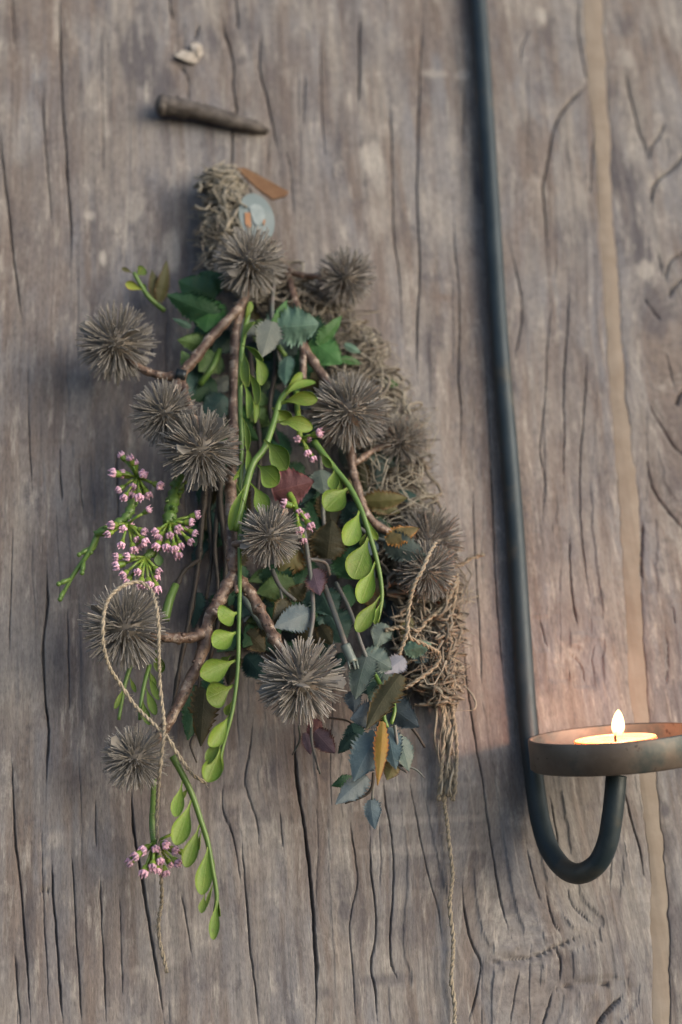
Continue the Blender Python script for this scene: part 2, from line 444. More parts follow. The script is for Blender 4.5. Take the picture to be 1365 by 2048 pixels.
# stains and painted shade: (px, py, rx, ry, dark, pale, brown)
STAINS_SHADE = [
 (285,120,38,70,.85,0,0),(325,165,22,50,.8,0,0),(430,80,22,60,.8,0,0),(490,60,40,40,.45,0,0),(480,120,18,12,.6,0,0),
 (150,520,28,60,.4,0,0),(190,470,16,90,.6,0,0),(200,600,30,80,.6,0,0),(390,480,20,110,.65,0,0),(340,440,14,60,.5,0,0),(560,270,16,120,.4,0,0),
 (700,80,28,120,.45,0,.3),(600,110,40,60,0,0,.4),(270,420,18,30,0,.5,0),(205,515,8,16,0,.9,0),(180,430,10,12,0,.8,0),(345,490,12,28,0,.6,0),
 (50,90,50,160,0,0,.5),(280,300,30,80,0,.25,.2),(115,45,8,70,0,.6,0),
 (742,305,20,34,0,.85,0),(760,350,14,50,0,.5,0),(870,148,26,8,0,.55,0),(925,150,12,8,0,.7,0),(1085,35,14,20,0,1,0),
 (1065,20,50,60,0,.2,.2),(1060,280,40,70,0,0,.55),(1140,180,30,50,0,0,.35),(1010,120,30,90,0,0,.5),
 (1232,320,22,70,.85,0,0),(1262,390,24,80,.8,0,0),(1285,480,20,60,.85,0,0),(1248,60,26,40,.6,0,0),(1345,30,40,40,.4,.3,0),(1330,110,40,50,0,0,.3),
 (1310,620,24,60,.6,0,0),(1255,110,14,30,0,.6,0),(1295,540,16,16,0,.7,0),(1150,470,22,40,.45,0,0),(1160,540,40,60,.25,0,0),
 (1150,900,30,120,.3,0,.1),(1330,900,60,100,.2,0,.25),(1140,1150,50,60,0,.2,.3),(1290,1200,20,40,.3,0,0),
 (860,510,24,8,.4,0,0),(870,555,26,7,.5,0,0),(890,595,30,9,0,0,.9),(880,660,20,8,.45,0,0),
 (160,700,70,80,0,.1,.3),(290,720,60,120,.7,0,0),(330,960,50,120,.75,0,0),(200,1010,40,140,.5,0,.1),(60,900,80,120,0,0,.35),  # dark patches beside the bouquet paint in the shadow it casts
 (370,1150,60,160,.75,0,0),(150,1350,50,100,.55,0,.2),(40,1350,50,160,0,.25,0),(230,1420,60,110,.5,0,0),(440,1550,70,90,.3,0,0),  # dark ones continue the bouquet's painted shadow down its left side
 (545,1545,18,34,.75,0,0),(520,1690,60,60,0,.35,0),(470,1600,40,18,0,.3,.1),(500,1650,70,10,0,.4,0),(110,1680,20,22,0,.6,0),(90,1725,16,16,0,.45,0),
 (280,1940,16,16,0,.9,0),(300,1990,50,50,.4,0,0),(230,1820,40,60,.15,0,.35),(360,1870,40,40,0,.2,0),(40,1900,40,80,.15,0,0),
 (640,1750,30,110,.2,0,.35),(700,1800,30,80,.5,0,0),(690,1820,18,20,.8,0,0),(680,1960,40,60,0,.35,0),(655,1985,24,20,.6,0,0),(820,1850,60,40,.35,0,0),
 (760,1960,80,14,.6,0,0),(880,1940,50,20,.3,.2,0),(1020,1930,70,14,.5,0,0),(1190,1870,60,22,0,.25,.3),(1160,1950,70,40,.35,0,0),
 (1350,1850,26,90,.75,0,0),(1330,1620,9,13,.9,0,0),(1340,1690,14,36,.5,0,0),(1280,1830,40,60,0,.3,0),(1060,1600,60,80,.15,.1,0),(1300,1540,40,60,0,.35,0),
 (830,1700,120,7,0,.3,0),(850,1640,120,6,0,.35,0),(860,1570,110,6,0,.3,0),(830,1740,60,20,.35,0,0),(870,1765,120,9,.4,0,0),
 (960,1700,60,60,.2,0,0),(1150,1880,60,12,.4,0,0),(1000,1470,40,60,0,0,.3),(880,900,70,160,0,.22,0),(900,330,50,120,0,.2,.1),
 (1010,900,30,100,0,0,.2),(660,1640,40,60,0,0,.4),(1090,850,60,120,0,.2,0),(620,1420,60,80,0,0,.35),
 (90,1150,90,160,.3,0,.3),(60,420,60,160,.2,0,.45),(180,1250,70,90,.45,0,0),(120,1850,90,120,.25,0,.2),(300,1650,90,110,.3,0,.1),(430,1830,80,120,.3,0,0),(90,1600,60,60,.15,.2,.2),(250,300,60,160,.2,0,.3),(560,180,60,160,.25,0,.25),(640,420,50,120,.25,.1,.1),(120,260,40,120,.2,0,.4),(180,860,80,70,.35,0,.15),(560,1900,60,110,.3,0,0),(1130,760,50,110,.15,0,.3),(1010,600,30,140,.2,0,.2),(700,250,30,70,.25,0,.25),(1320,1400,50,110,.3,0,0),(1200,1700,30,80,.2,.2,0),(1090,1450,50,60,0,.2,.2),(880,420,40,60,0,.35,0),(870,1140,60,70,0,.25,.1),(790,560,20,60,0,.3,0),(760,430,24,40,0,.4,0),(905,300,14,50,0,.45,0),(1000,330,16,50,0,.35,0)  # left dark patches paint in the light falloff; brown and pale are stains
]
# knots that push the grain aside: (px, py, radius px, strength)
KNOTS = [(1345, 690, 120, 1.0), (1330, 300, 90, .7), (1050, 1960, 150, .9), (1340, 1000, 110, .5), (430, 160, 90, .35), (1140, 330, 110, -.45), (1330, 1800, 70, .4), (680, 1790, 50, .5), (500, 1640, 80, .35)]

def strip_edges(py):
    """left / right pixel of the pale filled seam at photo row py"""
    ys = [-300, 0, 300, 681, 1000, 1225, 1400, 1750, 2048, 2400]
    l = [1148, 1166, 1190, 1212, 1237, 1252, 1262, 1300, 1306, 1318]
    r = [1186, 1203, 1220, 1242, 1277, 1283, 1296, 1331, 1341, 1352]
    j = 5 * (vnoise(py * .006, 0 * py) - .5) + 4 * (vnoise(py * .03, 0 * py + 3) - .5) + 3 * (vnoise(py * .11, 0 * py + 5) - .5)
    j2 = 6 * (vnoise(py * .007, 0 * py + 7) - .5) + 5 * (vnoise(py * .035, 0 * py + 9) - .5) + 3 * (vnoise(py * .12, 0 * py + 2) - .5)
    return np.interp(py, ys, l) + j, np.interp(py, ys, r) + j2

def _edge(side):
    t = np.array([uv_of(float(strip_edges(float(py))[side]), py) for py in range(-420, 2561, 8)])
    return t[::-1]
EDGE = (_edge(0), _edge(1))
CORN = [uv_of(x, y) for x in (-190, 1570) for y in (-170, 2230)]
VMAX, VMIN = max(c[1] for c in CORN), min(c[1] for c in CORN)
UMIN, UMAX = min(c[0] for c in CORN), max(c[0] for c in CORN)

def strip_uv(v):
    return np.interp(v, EDGE[0][:, 1], EDGE[0][:, 0]), np.interp(v, EDGE[1][:, 1], EDGE[1][:, 0])

CR = []
for (cw, cd, pts) in CRACKS:
    sp = spline(pts, 5)
    q = np.array([uv_of(x + random.Random(int(x * 7 + y)).uniform(-.9, .9), y) for x, y in sp])
    CR.append((cw * .00019, cd * .001, q))
rr = random.Random(3)
for i in range(60):       # fine checks along the grain
    x = rr.uniform(-160, 1540); y = rr.uniform(-150, 2150); ln = rr.uniform(60, 330)
    q = []; n = 8
    for k in range(n + 1):
        q.append(uv_of(x + 3 * math.sin(k * .9 + i) * rr.uniform(.3, 1) + (x - 682) * -.00004 * k * ln / n, y + ln * k / n))
    CR.append((rr.uniform(1.4, 2.6) * .0002, rr.uniform(.6, 1.4) * .001, np.array(q)))

def grain_coord(U, V):
    g = U.copy()
    g = g + .010 * (fbm(U * 8 + 3, V * 4.5, 3) - .5) + .0020 * (fbm(U * 30, V * 9 + 7, 3) - .5)
    for (px, py, r, s) in KNOTS:
        ku, kv = uv_of(px, py); rad = r * .00026
        du, dv = U - ku, V - kv
        e = np.exp(-(du * du / (rad * rad) + dv * dv / (2.6 * rad * rad)))
        g = g - s * e * du * .85
    return g

def heightfield(U, V, plain=False):
    g = grain_coord(U, V)
    h = .0026 * (fbm(U * 9 + 5, V * 5, 3) - .5)                                     # gentle waviness
    h += .00022 * (vnoise(U * 22 + 2, V * 300) - .5) * np.clip(fbm(U * 12, V * 12 + 4, 3) * 4 - 1.6, 0, 1)     # old saw marks
    h += .0006 * (fbm(g * 130, V * 7, 3) - .5) + .00045 * (fbm(g * 420 + 9, V * 14, 3) - .5)   # raised grain
    ridge = np.clip((vnoise(g * 190 + 31, V * 6 + 3) - .70) / .3, 0, 1)
    h -= .00012 * ridge                                                                # worn soft grain
    h += .00025 * (fbm(U * 240, V * 200, 3) - .5)
    if not plain:
        vr = V[:, 0]
        wj = .45 + 1.0 * fbm(U * 110 + 4, V * 110, 3)
        for (cw, cd, q) in CR:
            n = len(q) - 1
            for k in range(n):
                a, b = q[k], q[k + 1]
                lo, hi = min(a[1], b[1]) - 3 * cw, max(a[1], b[1]) + 3 * cw
                i0, i1 = np.searchsorted(-vr, -hi), np.searchsorted(-vr, -lo)
                if i1 <= i0: continue
                ul, uh = min(a[0], b[0]) - 3 * cw, max(a[0], b[0]) + 3 * cw
                cols = np.where((U[i0] >= ul - .004) & (U[i0] <= uh + .004))[0]
                if not len(cols): continue
                c0, c1 = cols[0], cols[-1] + 1
                u, v = U[i0:i1, c0:c1], V[i0:i1, c0:c1]
                d = b - a; L2 = d @ d + 1e-12
                t = np.clip(((u - a[0]) * d[0] + (v - a[1]) * d[1]) / L2, 0, 1)
                dist = np.hypot(u - a[0] - t * d[0], v - a[1] - t * d[1])
                s = (k + t) / n
                tp = np.clip(np.minimum(s, 1 - s) * 6, .25, 1)
                ww = cw * .46 * tp * wj[i0:i1, c0:c1]
                hh = -cd * tp * np.clip(1.25 - dist / ww, 0, 1)
                rim = -.0005 * tp * np.exp(-(dist / (cw * 2.2))**2)
                h[i0:i1, c0:c1] = np.minimum(h[i0:i1, c0:c1] + rim * .4, hh + h[i0:i1, c0:c1] * .3)
    return h, g

def stain_shade_field(U, V):
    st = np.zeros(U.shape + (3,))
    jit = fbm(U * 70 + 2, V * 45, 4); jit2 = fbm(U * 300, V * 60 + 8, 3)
    for (px, py, rx, ry, dk, pl, br) in STAINS_SHADE:
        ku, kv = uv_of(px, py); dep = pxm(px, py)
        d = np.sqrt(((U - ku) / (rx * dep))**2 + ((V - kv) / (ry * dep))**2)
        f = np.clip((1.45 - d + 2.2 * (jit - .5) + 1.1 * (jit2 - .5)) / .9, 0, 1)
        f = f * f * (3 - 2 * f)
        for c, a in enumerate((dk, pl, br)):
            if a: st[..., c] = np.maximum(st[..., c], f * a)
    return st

def sheet(name, ul, ur, ncol, mat, parent, lift=0.0, crown=0.0, plain=False, gshift=0.0, vstep=.0011):
    nv = int((VMAX - VMIN) / vstep)
    v = np.linspace(VMAX, VMIN, nv)
    a, b = ul(v), ur(v)
    s = np.linspace(0, 1, ncol)
    U = a[:, None] + (b - a)[:, None] * s[None, :]
    V = np.repeat(v[:, None], ncol, 1)
    h, g = heightfield(U, V, plain)
    if plain:
        h = h * .45 + crown * (1 - (2 * s[None, :] - 1)**2) + .0007 * (fbm(U * 60, V * 50) - .5)
    else:      # worn, rounded arrises along the seam
        e = np.minimum(np.abs(U - a[:, None]), np.abs(U - b[:, None]))
        h = h - .0004 * np.exp(-e / .0010)
    h = h + lift
    F = np.array([UVE, UPV, NRM])
    co = (np.stack([U, V, h + 0 * U], -1) @ F).reshape(-1, 3)
    idx = np.arange(nv * ncol).reshape(nv, ncol)
    f = np.stack([idx[:-1, :-1], idx[1:, :-1], idx[1:, 1:], idx[:-1, 1:]], -1).reshape(-1, 4)
    # sides and back give the board its thickness
    loop = np.concatenate([idx[0, :-1], idx[:-1, -1], idx[-1, :0:-1], idx[:0:-1, 0]])
    n0 = len(co); bk = co[loop].copy()
    hb = -.028
    ub, vb = U.reshape(-1)[loop], V.reshape(-1)[loop]
    bk = np.stack([ub, vb, hb + 0 * ub], -1) @ F
    co = np.concatenate([co, bk]); m = len(loop)
    j = np.arange(m); jn = (j + 1) % m
    sk = np.stack([loop[j], loop[jn], n0 + jn, n0 + j], -1)
    f = np.concatenate([f, sk])
    me = bpy.data.meshes.new(name)
    me.vertices.add(len(co)); me.vertices.foreach_set('co', co.astype(np.float32).ravel())
    me.loops.add(f.size); me.loops.foreach_set('vertex_index', f.astype(np.int32).ravel())
    me.polygons.add(len(f)); me.polygons.foreach_set('loop_start', np.arange(0, f.size, 4, dtype=np.int32))
    me.polygons.foreach_set('use_smooth', np.ones(len(f), bool))
    me.update(calc_edges=True)
    ga = np.zeros((len(co), 3)); ga[:n0, 0] = g.ravel() + gshift; ga[:n0, 1] = V.ravel(); ga[:n0, 2] = .3 * gshift
    ga[n0:, 0] = ub + gshift; ga[n0:, 1] = vb
    at = me.attributes.new('grain', 'FLOAT_VECTOR', 'POINT'); at.data.foreach_set('vector', ga.astype(np.float32).ravel())
    sa = np.zeros((len(co), 3)); sa[:n0] = stain_shade_field(U, V).reshape(-1, 3)
    at = me.attributes.new('stain_shade', 'FLOAT_VECTOR', 'POINT'); at.data.foreach_set('vector', sa.astype(np.float32).ravel())
    me.update()
    return link(name, me, mat, parent, at=wloc(parent))

wall = empty('wooden_wall', P(682, 2190, 0), 'weathered grey brown wall of old cracked planks behind the bouquet', 'wall')
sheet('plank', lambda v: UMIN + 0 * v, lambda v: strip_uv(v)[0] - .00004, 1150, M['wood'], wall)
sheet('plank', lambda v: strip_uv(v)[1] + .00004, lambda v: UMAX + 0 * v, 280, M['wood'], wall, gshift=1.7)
o = sheet('seam_filler', lambda v: strip_uv(v)[0] + .00002, lambda v: strip_uv(v)[1] - .00002, 26, M['filler'], wall, lift=-.0004, crown=.0003, plain=True)
o['label'] = 'pale tan filler strip running down the joint between the planks'

# pale splintered chip above the nail
mb = MB(); rc = random.Random(2)
for (pts, hh) in (([(350,112),(372,122),(392,128),(399,118),(384,104),(364,100)], 1.8), ([(381,90),(393,84),(405,92),(407,108),(398,116),(386,106)], 2.2)):
    n = len(pts); top = [P(x, y, hh + rc.uniform(-.6, .6)) for x, y in pts]; bot = [P(x + rc.uniform(-2, 2), y + rc.uniform(-2, 2), -1.5) for x, y in pts]
    cx = sum(p[0] for p in pts) / n; cy = sum(p[1] for p in pts) / n
    mb.add(top + bot + [P(cx, cy, hh + .9)], [(i, (i + 1) % n, 2 * n) for i in range(n)] + [(i, n + i, n + (i + 1) % n, (i + 1) % n) for i in range(n)])
o = link('splinter', mb.mesh(smooth=False), M['chip'], wall); o['label'] = 'pale bare splintered chip in the plank above the nail'

# ------------------------------------------------------------------ old nail
def nail():
    t = empty('iron_nail', P(330, 212, 0), 'thick dark tapering iron peg lying slantwise on the wood above the bouquet', 'nail')
    rn = random.Random(5)
    pts = spline([(322, 211, 7), (360, 215, 6.5), (410, 226, 5.5), (460, 240, 4.5), (505, 252, 3), (537, 262, 1)], 6)
    rad = np.interp(np.linspace(0, 1, len(pts)), [0, .15, .5, .85, 1], [.0056, .0055, .0046, .0034, .0018])
    mb = MB(); mb.tube([P(*q) for q in pts], list(rad), 10, True, .12, rn)
    link('shank', mb.mesh(), M['nail'], t)
    mb = MB(); mb.ball(P(326, 211, 7), .0060, (.7, 1, 1.02), 12, 8)
    link('nail_head', mb.mesh(), M['nail'], t)
nail()

# ------------------------------------------------------------------ burr branches
def burr(px, py, r, h, parent, seed, dark=False):
    rb = random.Random(seed); c = P(px, py, h); Rr = r * pxm(px, py, h)
    mb = MB(); mb.ball(c, Rr * .44, (1, 1, 1), 14, 10)
    core = link('burr', mb.mesh(), M['core'], parent, at=c)
    mb = MB(); tufts = 330; ga = math.pi * (3 - 5**.5)
    off = Matrix.Rotation(rb.uniform(0, 6), 3, Vector((rb.random(), rb.random(), rb.random() + .1)).normalized())
    for i in range(tufts):
        z = 1 - 2 * (i + .5) / tufts; q = math.sqrt(1 - z * z); a = i * ga
        d0 = off @ Vector((q * math.cos(a), q * math.sin(a), z))
        d0 = (d0 + Vector([rb.gauss(0, .04) for _ in range(3)])).normalized()
        lt = rb.uniform(.93, 1.02)
        for k in range(rb.choice((1, 1, 2))):
            d = (d0 + Vector([rb.gauss(0, .055) for _ in range(3)])).normalized()
            ln = Rr * lt * rb.uniform(.88, 1.03)
            root = c + d0 * Rr * .38 + (d - d0) * Rr * .1
            bend = Vector([rb.gauss(0, .022) for _ in range(3)]) * Rr
            tip = c + d * ln + bend
            mid = root.lerp(tip, .55) - bend * .8
            w0 = Rr * rb.uniform(.0145, .0205); w1 = w0 * rb.uniform(.9, 1.15); w2 = w0 * rb.uniform(.7, 1.0)
            u = d.orthogonal().normalized(); u = Matrix.Rotation(rb.uniform(0, 3.2), 3, d) @ u; b = d.cross(u)
            vs = []
            for (p, ww) in ((root, w0), (mid, w1), (tip, w2)):
                vs += [p + u * ww, p + b * ww * .75, p - u * ww, p - b * ww * .75]
            vs.append(tip + d * w2 * .35)
            fs = [(j * 4 + i2, j * 4 + (i2 + 1) % 4, j * 4 + 4 + (i2 + 1) % 4, j * 4 + 4 + i2) for j in range(2) for i2 in range(4)]
            fs += [(8 + i2, 8 + (i2 + 1) % 4, 12) for i2 in range(4)]
            mb.add(vs, fs)
        if rb.random() < .008:            # webbed flat flaps between spikes
            u = Matrix.Rotation(rb.uniform(0, 6.3), 3, d0) @ d0.orthogonal().normalized()
            a0 = c + d0 * Rr * .4; n = d0.cross(u) * Rr * .012
            t1 = c + (d0 + u * .16).normalized() * Rr * lt * .93; t2 = c + (d0 - u * .16).normalized() * Rr * lt * .90; t3 = c + d0 * Rr * lt
            q4 = [a0 + u * Rr * .03, t1, t3, t2, a0 - u * Rr * .03]
            mb.add([x + n for x in q4] + [x - n for x in q4], [(0, 1, 2, 3, 4), (9, 8, 7, 6, 5)] + [(i2, (i2 + 1) % 5, 5 + (i2 + 1) % 5, 5 + i2) for i2 in range(5)])
    link('spikes', mb.mesh(smooth=False), M['spike'], core, at=c, kind='stuff')
    return core

def twig(pts, r0, r1, parent, seed=0, step=6, name='twig', mat='twig', knots=True):
    rn = random.Random(seed)
    pp = path(pts, step); n = len(pp)
    rad = []
    for i in range(n):
        t = i / (n - 1); r = r0 + (r1 - r0) * t
        r *= 1 + .10 * math.sin(i * 1.7 + seed) + (.22 if knots and i % 7 == 3 else 0)
        rad.append(r)
    mb = MB(); mb.tube(pp, rad, 9, True, .09, rn)
    if knots:
        for i in range(2, n - 2, 2):
            d = Vector((rn.uniform(-1, 1), -rn.uniform(.2, 1), rn.uniform(-1, 1))).normalized()
            mb.ball(pp[i] + d * rad[i] * .82, rad[i] * rn.uniform(.25, .5), (1, 1, .8), 6, 4)
    return link(name, mb.mesh(), M[mat], parent)

BG = 'branches of spiky brown burrs in the bouquet'
b1 = empty('burr_branch', P(468, 640, 24), 'reddish brown forked twig hanging down the front, burrs on its lower forks', 'burr branch', BG)
twig([(487,600,30),(472,660,30),(468,760,30),(466,880,32),(462,980,36),(463,1060,40),(468,1150,43)], .0021, .0030, b1, 1)
twig([(468,1150,43),(445,1190,44),(418,1240,44),(406,1300,43),(372,1378,42),(335,1448,41),(300,1490,39)], .0031, .0022, b1, 2)
twig([(412,1262,44),(385,1275,45),(345,1276,46),(300,1270,46)], .0026, .0022, b1, 3)
twig([(468,1150,43),(500,1185,45),(528,1235,47),(553,1285,50),(585,1335,50)], .0029, .0024, b1, 4)
twig([(464,1090,41),(490,1085,50),(525,1076,56)], .0018, .0015, b1, 5)
twig([(473,1160,44),(474,1185,49)], .0013, .0010, b1, 6, 3, knots=False)
for i, q in enumerate(((250,1255,92,45), (603,1362,93,50), (270,1517,72,38), (540,1072,68,58))): burr(*q, b1, 10 + i)
b2 = empty('burr_branch', P(490, 560, 30), 'twig slanting down left from the topmost burr to three burrs', 'burr branch', BG)
twig([(500,545,38),(488,600,36),(470,625,36),(425,672,36),(392,715,37),(362,752,37),(350,790,40)], .0022, .0027, b2, 7)
twig([(362,752,37),(325,752,36),(285,738,34),(250,710,33)], .0022, .0017, b2, 8)
twig([(362,752,37),(375,800,40),(395,860,46)], .0020, .0018, b2, 9)
for i, q in enumerate(((500,525,78,42), (232,688,85,32), (330,828,72,42), (402,900,88,48))): burr(*q, b2, 20 + i)
mb = MB(); mb.tube(path([(352,748,39),(372,752,39)], 3), .0029, 10)
o = link('wire_wrap', mb.mesh(), M['iron'], b2)
b3 = empty('burr_branch', P(590, 560, 20), 'upper right twig with one burr beside the top and a larger one below', 'burr branch', BG)
twig([(560,520,14),(585,545,18),(620,552,22),(670,555,24)], .0016, .0013, b3, 11)
twig([(575,545,16),(600,640,28),(608,690,34),(635,735,38),(680,800,40)], .0019, .0024, b3, 12)
twig([(600,650,30),(606,700,36),(607,760,38)], .0022, .0016, b3, 13)
for i, q in enumerate(((692,555,66,25), (699,822,86,42))): burr(*q, b3, 30 + i)
b4 = empty('burr_branch', P(700, 900, 22), 'grey twig at the right curving to dark half hidden burrs among the tangled fibre', 'burr branch', BG)
twig([(700,880,30),(706,940,30),(718,985,30),(735,1030,30),(770,1060,28),(830,1075,26)], .0022, .0019, b4, 14)
twig([(706,930,30),(750,900,24),(790,885,20)], .0016, .0013, b4, 15)
for i, q in enumerate(((800,885,62,19), (857,1085,80,20), (856,1142,66,36))): burr(*q, b4, 40 + i)

# ------------------------------------------------------------------ leaves
def spoon(t):
    if t < .16: return .10 + .05 * t
    s = (t - .16) / .84
    return .11 * (1 - s) + math.sin(math.pi * s**1.7)**(.98 - .48 * s) * .95 if s < .999 else .0
def ovate(t):
    return (math.sin(math.pi * min(1, t * .97 + .015)**.72))**.85

def leaf(b, tpx, wpx, mat, parent, kind='serrate', roll=0.0, curl=.12, fold=.25, seed=None, label=None, name='leaf', sway=0.0):
    """b, tpx: (px, py, h) of base and tip; wpx full width in photo pixels"""
    B, T = P(*b), P(*tpx)
    sc = pxm(*b); Ln = (T - B).length; W = wpx * sc * .5 * (1.02 if kind == 'spoon' else 1.25); roll *= .8
    rl = random.Random(seed if seed is not None else int(b[0] * 13 + b[1] * 7 + tpx[0]))
    if kind == 'spoon': W *= rl.uniform(.86, 1.14); curl *= rl.uniform(.5, 1.8); fold *= rl.uniform(.5, 1.4); roll += rl.uniform(-14, 14)
    X = (T - B).normalized()
    N = CAMP - B.lerp(T, .5); N = (N - X * N.dot(X)).normalized()
    N = Matrix.Rotation(R(roll), 3, X) @ N; Yv = N.cross(X)
    spn = kind == 'spoon'
    nu, nw = (13, 3) if spn else (24, 4)
    asym = rl.uniform(-.06, .06); wav = rl.uniform(0, 6)
    vs, uvs = [], []
    for i in range(nu + 1):
        t = i / nu
        if spn: t = 1 - (1 - t)**1.5
        if spn: wd = W * spoon(t)
        else:
            wd = W * ovate(t)
            if 0 < i < nu: wd *= (1.02 + rl.random() * .2 if i % 2 else .76 + rl.random() * .14)
        cz = Ln * curl * (4 * t * (1 - t)) * .5 + sway * Ln * math.sin(t * 3.1 + wav) * .12
        cy = Ln * sway * .25 * math.sin(math.pi * t)
        for k in range(-nw, nw + 1):
            s = k / nw
            x = t * Ln - (0 if spn else abs(s)**2 * Ln * .03 * (1 if i % 2 else -.3))
            z = cz - abs(s) * wd * fold if not spn else cz + (s * s - .3) * wd * fold
            if not spn: z += math.sin(t * 24 - abs(s) * 4) * wd * .045 * abs(s) + math.sin(t * 7 + wav + (2 if k > 0 else 0)) * wd * .12 * s * s
            vs.append(B + X * x + Yv * (s * wd * (1 + asym * (1 if s > 0 else -1)) + cy) + N * z)
            uvs.append((t, .5 + .5 * s))
    nc = 2 * nw + 1; nn = len(vs); th = .00030
    fs = []
    for i in range(nu):
        for k in range(nc - 1):
            a = i * nc + k; fs.append((a, a + 1, a + nc + 1, a + nc))
    bkf = [tuple(nn + q for q in reversed(f)) for f in fs]
    rim = [i * nc for i in range(nu + 1)] + [nu * nc + k for k in range(1, nc)] + [i * nc + nc - 1 for i in range(nu - 1, -1, -1)] + [k for k in range(nc - 2, 0, -1)]
    sides = [(rim[j], nn + rim[j], nn + rim[(j + 1) % len(rim)], rim[(j + 1) % len(rim)]) for j in range(len(rim))]
    me = bpy.data.meshes.new(name)
    me.from_pydata([tuple(v) for v in vs] + [tuple(v - N * th) for v in vs], [], fs + bkf + sides)
    me.polygons.foreach_set('use_smooth', [True] * len(me.polygons))
    ul = me.uv_layers.new(name='UVMap'); li = np.zeros(len(me.loops), np.int32); me.loops.foreach_get('vertex_index', li)
    uv = np.array(uvs + uvs, np.float32)[li]; ul.data.foreach_set('uv', uv.ravel())
    me.update()
    o = link(name, me, L[mat], parent, at=B)
    if label: o['label'] = label
    return o

def stem(pts, r0, r1, parent, mat='stem_green', step=5, name='stem'):
    pp = path(pts, step); n = len(pp)
    mb = MB(); mb.tube(pp, [r0 + (r1 - r0) * i / (n - 1) for i in range(n)], 7)
    return link(name, mb.mesh(), M[mat], parent)

# --- bright green sprigs with spoon shaped leaves
SG = 'bright green sprigs with spoon shaped leaves'
s1 = empty('leaf_sprig', P(497, 630, 40), 'longest bright green sprig, hanging straight down beside the forked brown twig', 'sprig', SG)
stem([(500,612,46),(484,700,48),(481,800,50),(484,900,50),(480,1000,48),(480,1100,46),(480,1180,48),(478,1260,50),(476,1340,50),(466,1420,50),(450,1480,48),(434,1540,46)], .0013, .0008, s1, step=4)
for q in [((478,1225,49),(438,1238,52),44,30),((478,1262,49),(426,1292,53),42,20),((477,1318,49),(401,1352,54),46,15),((468,1370,49),(414,1398,53),50,-10),((462,1425,48),(418,1492,52),38,-20),((452,1468,48),(416,1528,50),30,35),((446,1490,47),(414,1564,50),36,-10),((448,1500,47),(436,1552,44),18,-40),
          ((462,1310,46),(446,1330,42),20,40),((466,1400,46),(452,1430,42),16,30)]:
    leaf(q[0], q[1], q[2], 'bright', s1, 'spoon', q[3], .10, .35)
for q in [((490,650,49),(500,603,52),16),((484,690,49),(512,645,54),22),((484,690,50),(526,722,54),20),((486,705,50),(500,775,56),24),((500,700,50),(524,770,52),24),((484,735,51),(516,810,56),18),((482,760,51),(496,835,54),16),((484,790,51),(512,845,55),14),((482,720,51),(478,770,54),16),((484,830,51),(494,900,53),14),((484,880,50),(496,945,52),12),((480,960,48),(490,1020,52),12),((482,900,50),(470,960,52),12)]:
    leaf(q[0], q[1], q[2], 'bright', s1, 'spoon', random.Random(int(q[1][0])).uniform(-65, 65), .2, .3, sway=.5)
s2 = empty('leaf_sprig', P(560, 790, 40), 'bright green sprig leaning down left across the middle, leaves fanning to its right', 'sprig', SG)
stem([(590,765,46),(562,800,50),(548,845,52),(530,895,53),(508,925,53),(496,960,53),(484,1010,52),(470,1062,50)], .0015, .0018, s2)
for q in [((562,805,51),(631,762,54),22,-25),((555,812,51),(628,788,50),24,20),((556,808,51),(636,798,56),30,10),((552,845,52),(626,856,56),30,-15),((545,815,51),(583,845,50),34,30),((530,880,53),(573,938,57),44,5),((515,930,53),(558,968,57),42,20),((502,965,53),(528,1030,56),38,-15),((498,960,53),(462,1062,52),20,30),((568,790,50),(604,745,52),20,35)]:
    leaf(q[0], q[1], q[2], 'bright', s2, 'spoon', q[3], .18, .35, sway=.3)
s3 = empty('leaf_sprig', P(635, 890, 45), 'bright green arching sprig at the centre right whose leaves all hang on its left side', 'sprig', SG)
stem([(628,882,48),(650,912,50),(672,940,51),(700,975,52),(722,1018,53),(738,1065,53),(752,1112,52),(762,1160,51),(764,1200,50),(755,1245,49)], .0017, .0009, s3)
for q in [((670,935,51),(668,980,55),26,20),((698,975,52),(651,1020,57),50,0),((720,1018,53),(690,1090,57),42,-15),((738,1072,53),(707,1158,57),48,10),((752,1122,52),(721,1207,56),34,-5),((762,1190,51),(714,1264,55),32,5),((764,1200,51),(750,1248,52),12,40),((735,1062,53),(722,1092,50),12,30),((750,1160,51),(728,1205,49),20,30),((736,1040,53),(756,1080,51),12,20),((672,945,51),(680,985,49),14,-40),((640,900,50),(664,935,52),16,20)]:
    leaf(q[0], q[1], q[2], 'bright', s3, 'spoon', q[3], .12, .32)
s4 = empty('leaf_sprig', P(345, 1510, 38), 'drooping bright green sprig at the bottom, long narrow leaves below the lowest burr', 'sprig', SG)
stem([(345,1512,40),(366,1550,38),(385,1590,36),(402,1640,34),(416,1685,32),(426,1740,30),(434,1790,28),(430,1830,27)], .0016, .0009, s4)
for q in [((366,1560,38),(352,1634,41),24,15),((384,1598,36),(352,1690,39),34,-10),((401,1645,34),(372,1735,37),28,10),((418,1682,32),(404,1790,35),32,0),((410,1786,31),(403,1826,33),16,10),((434,1795,28),(427,1880,31),22,0),((436,1780,28),(440,1834,26),12,40),((380,1570,37),(362,1600,35),10,30),((404,1660,33),(398,1700,31),12,40),((430,1760,29),(412,1815,28),8,30),((424,1700,30),(428,1740,30),8,30)]:
    leaf(q[0], q[1], q[2], 'bright', s4, 'spoon', q[3], .08, .3)
s5 = empty('leaf_sprig', P(295, 1345, 30), 'small green sprig showing between the two lowest left burrs', 'sprig', SG)
stem([(300,1330,30),(290,1365,32),(282,1410,32),(280,1440,30)], .0011, .0008, s5)
stem([(262,1330,26),(250,1370,26),(244,1405,25),(238,1440,24)], .0011, .0008, s5)
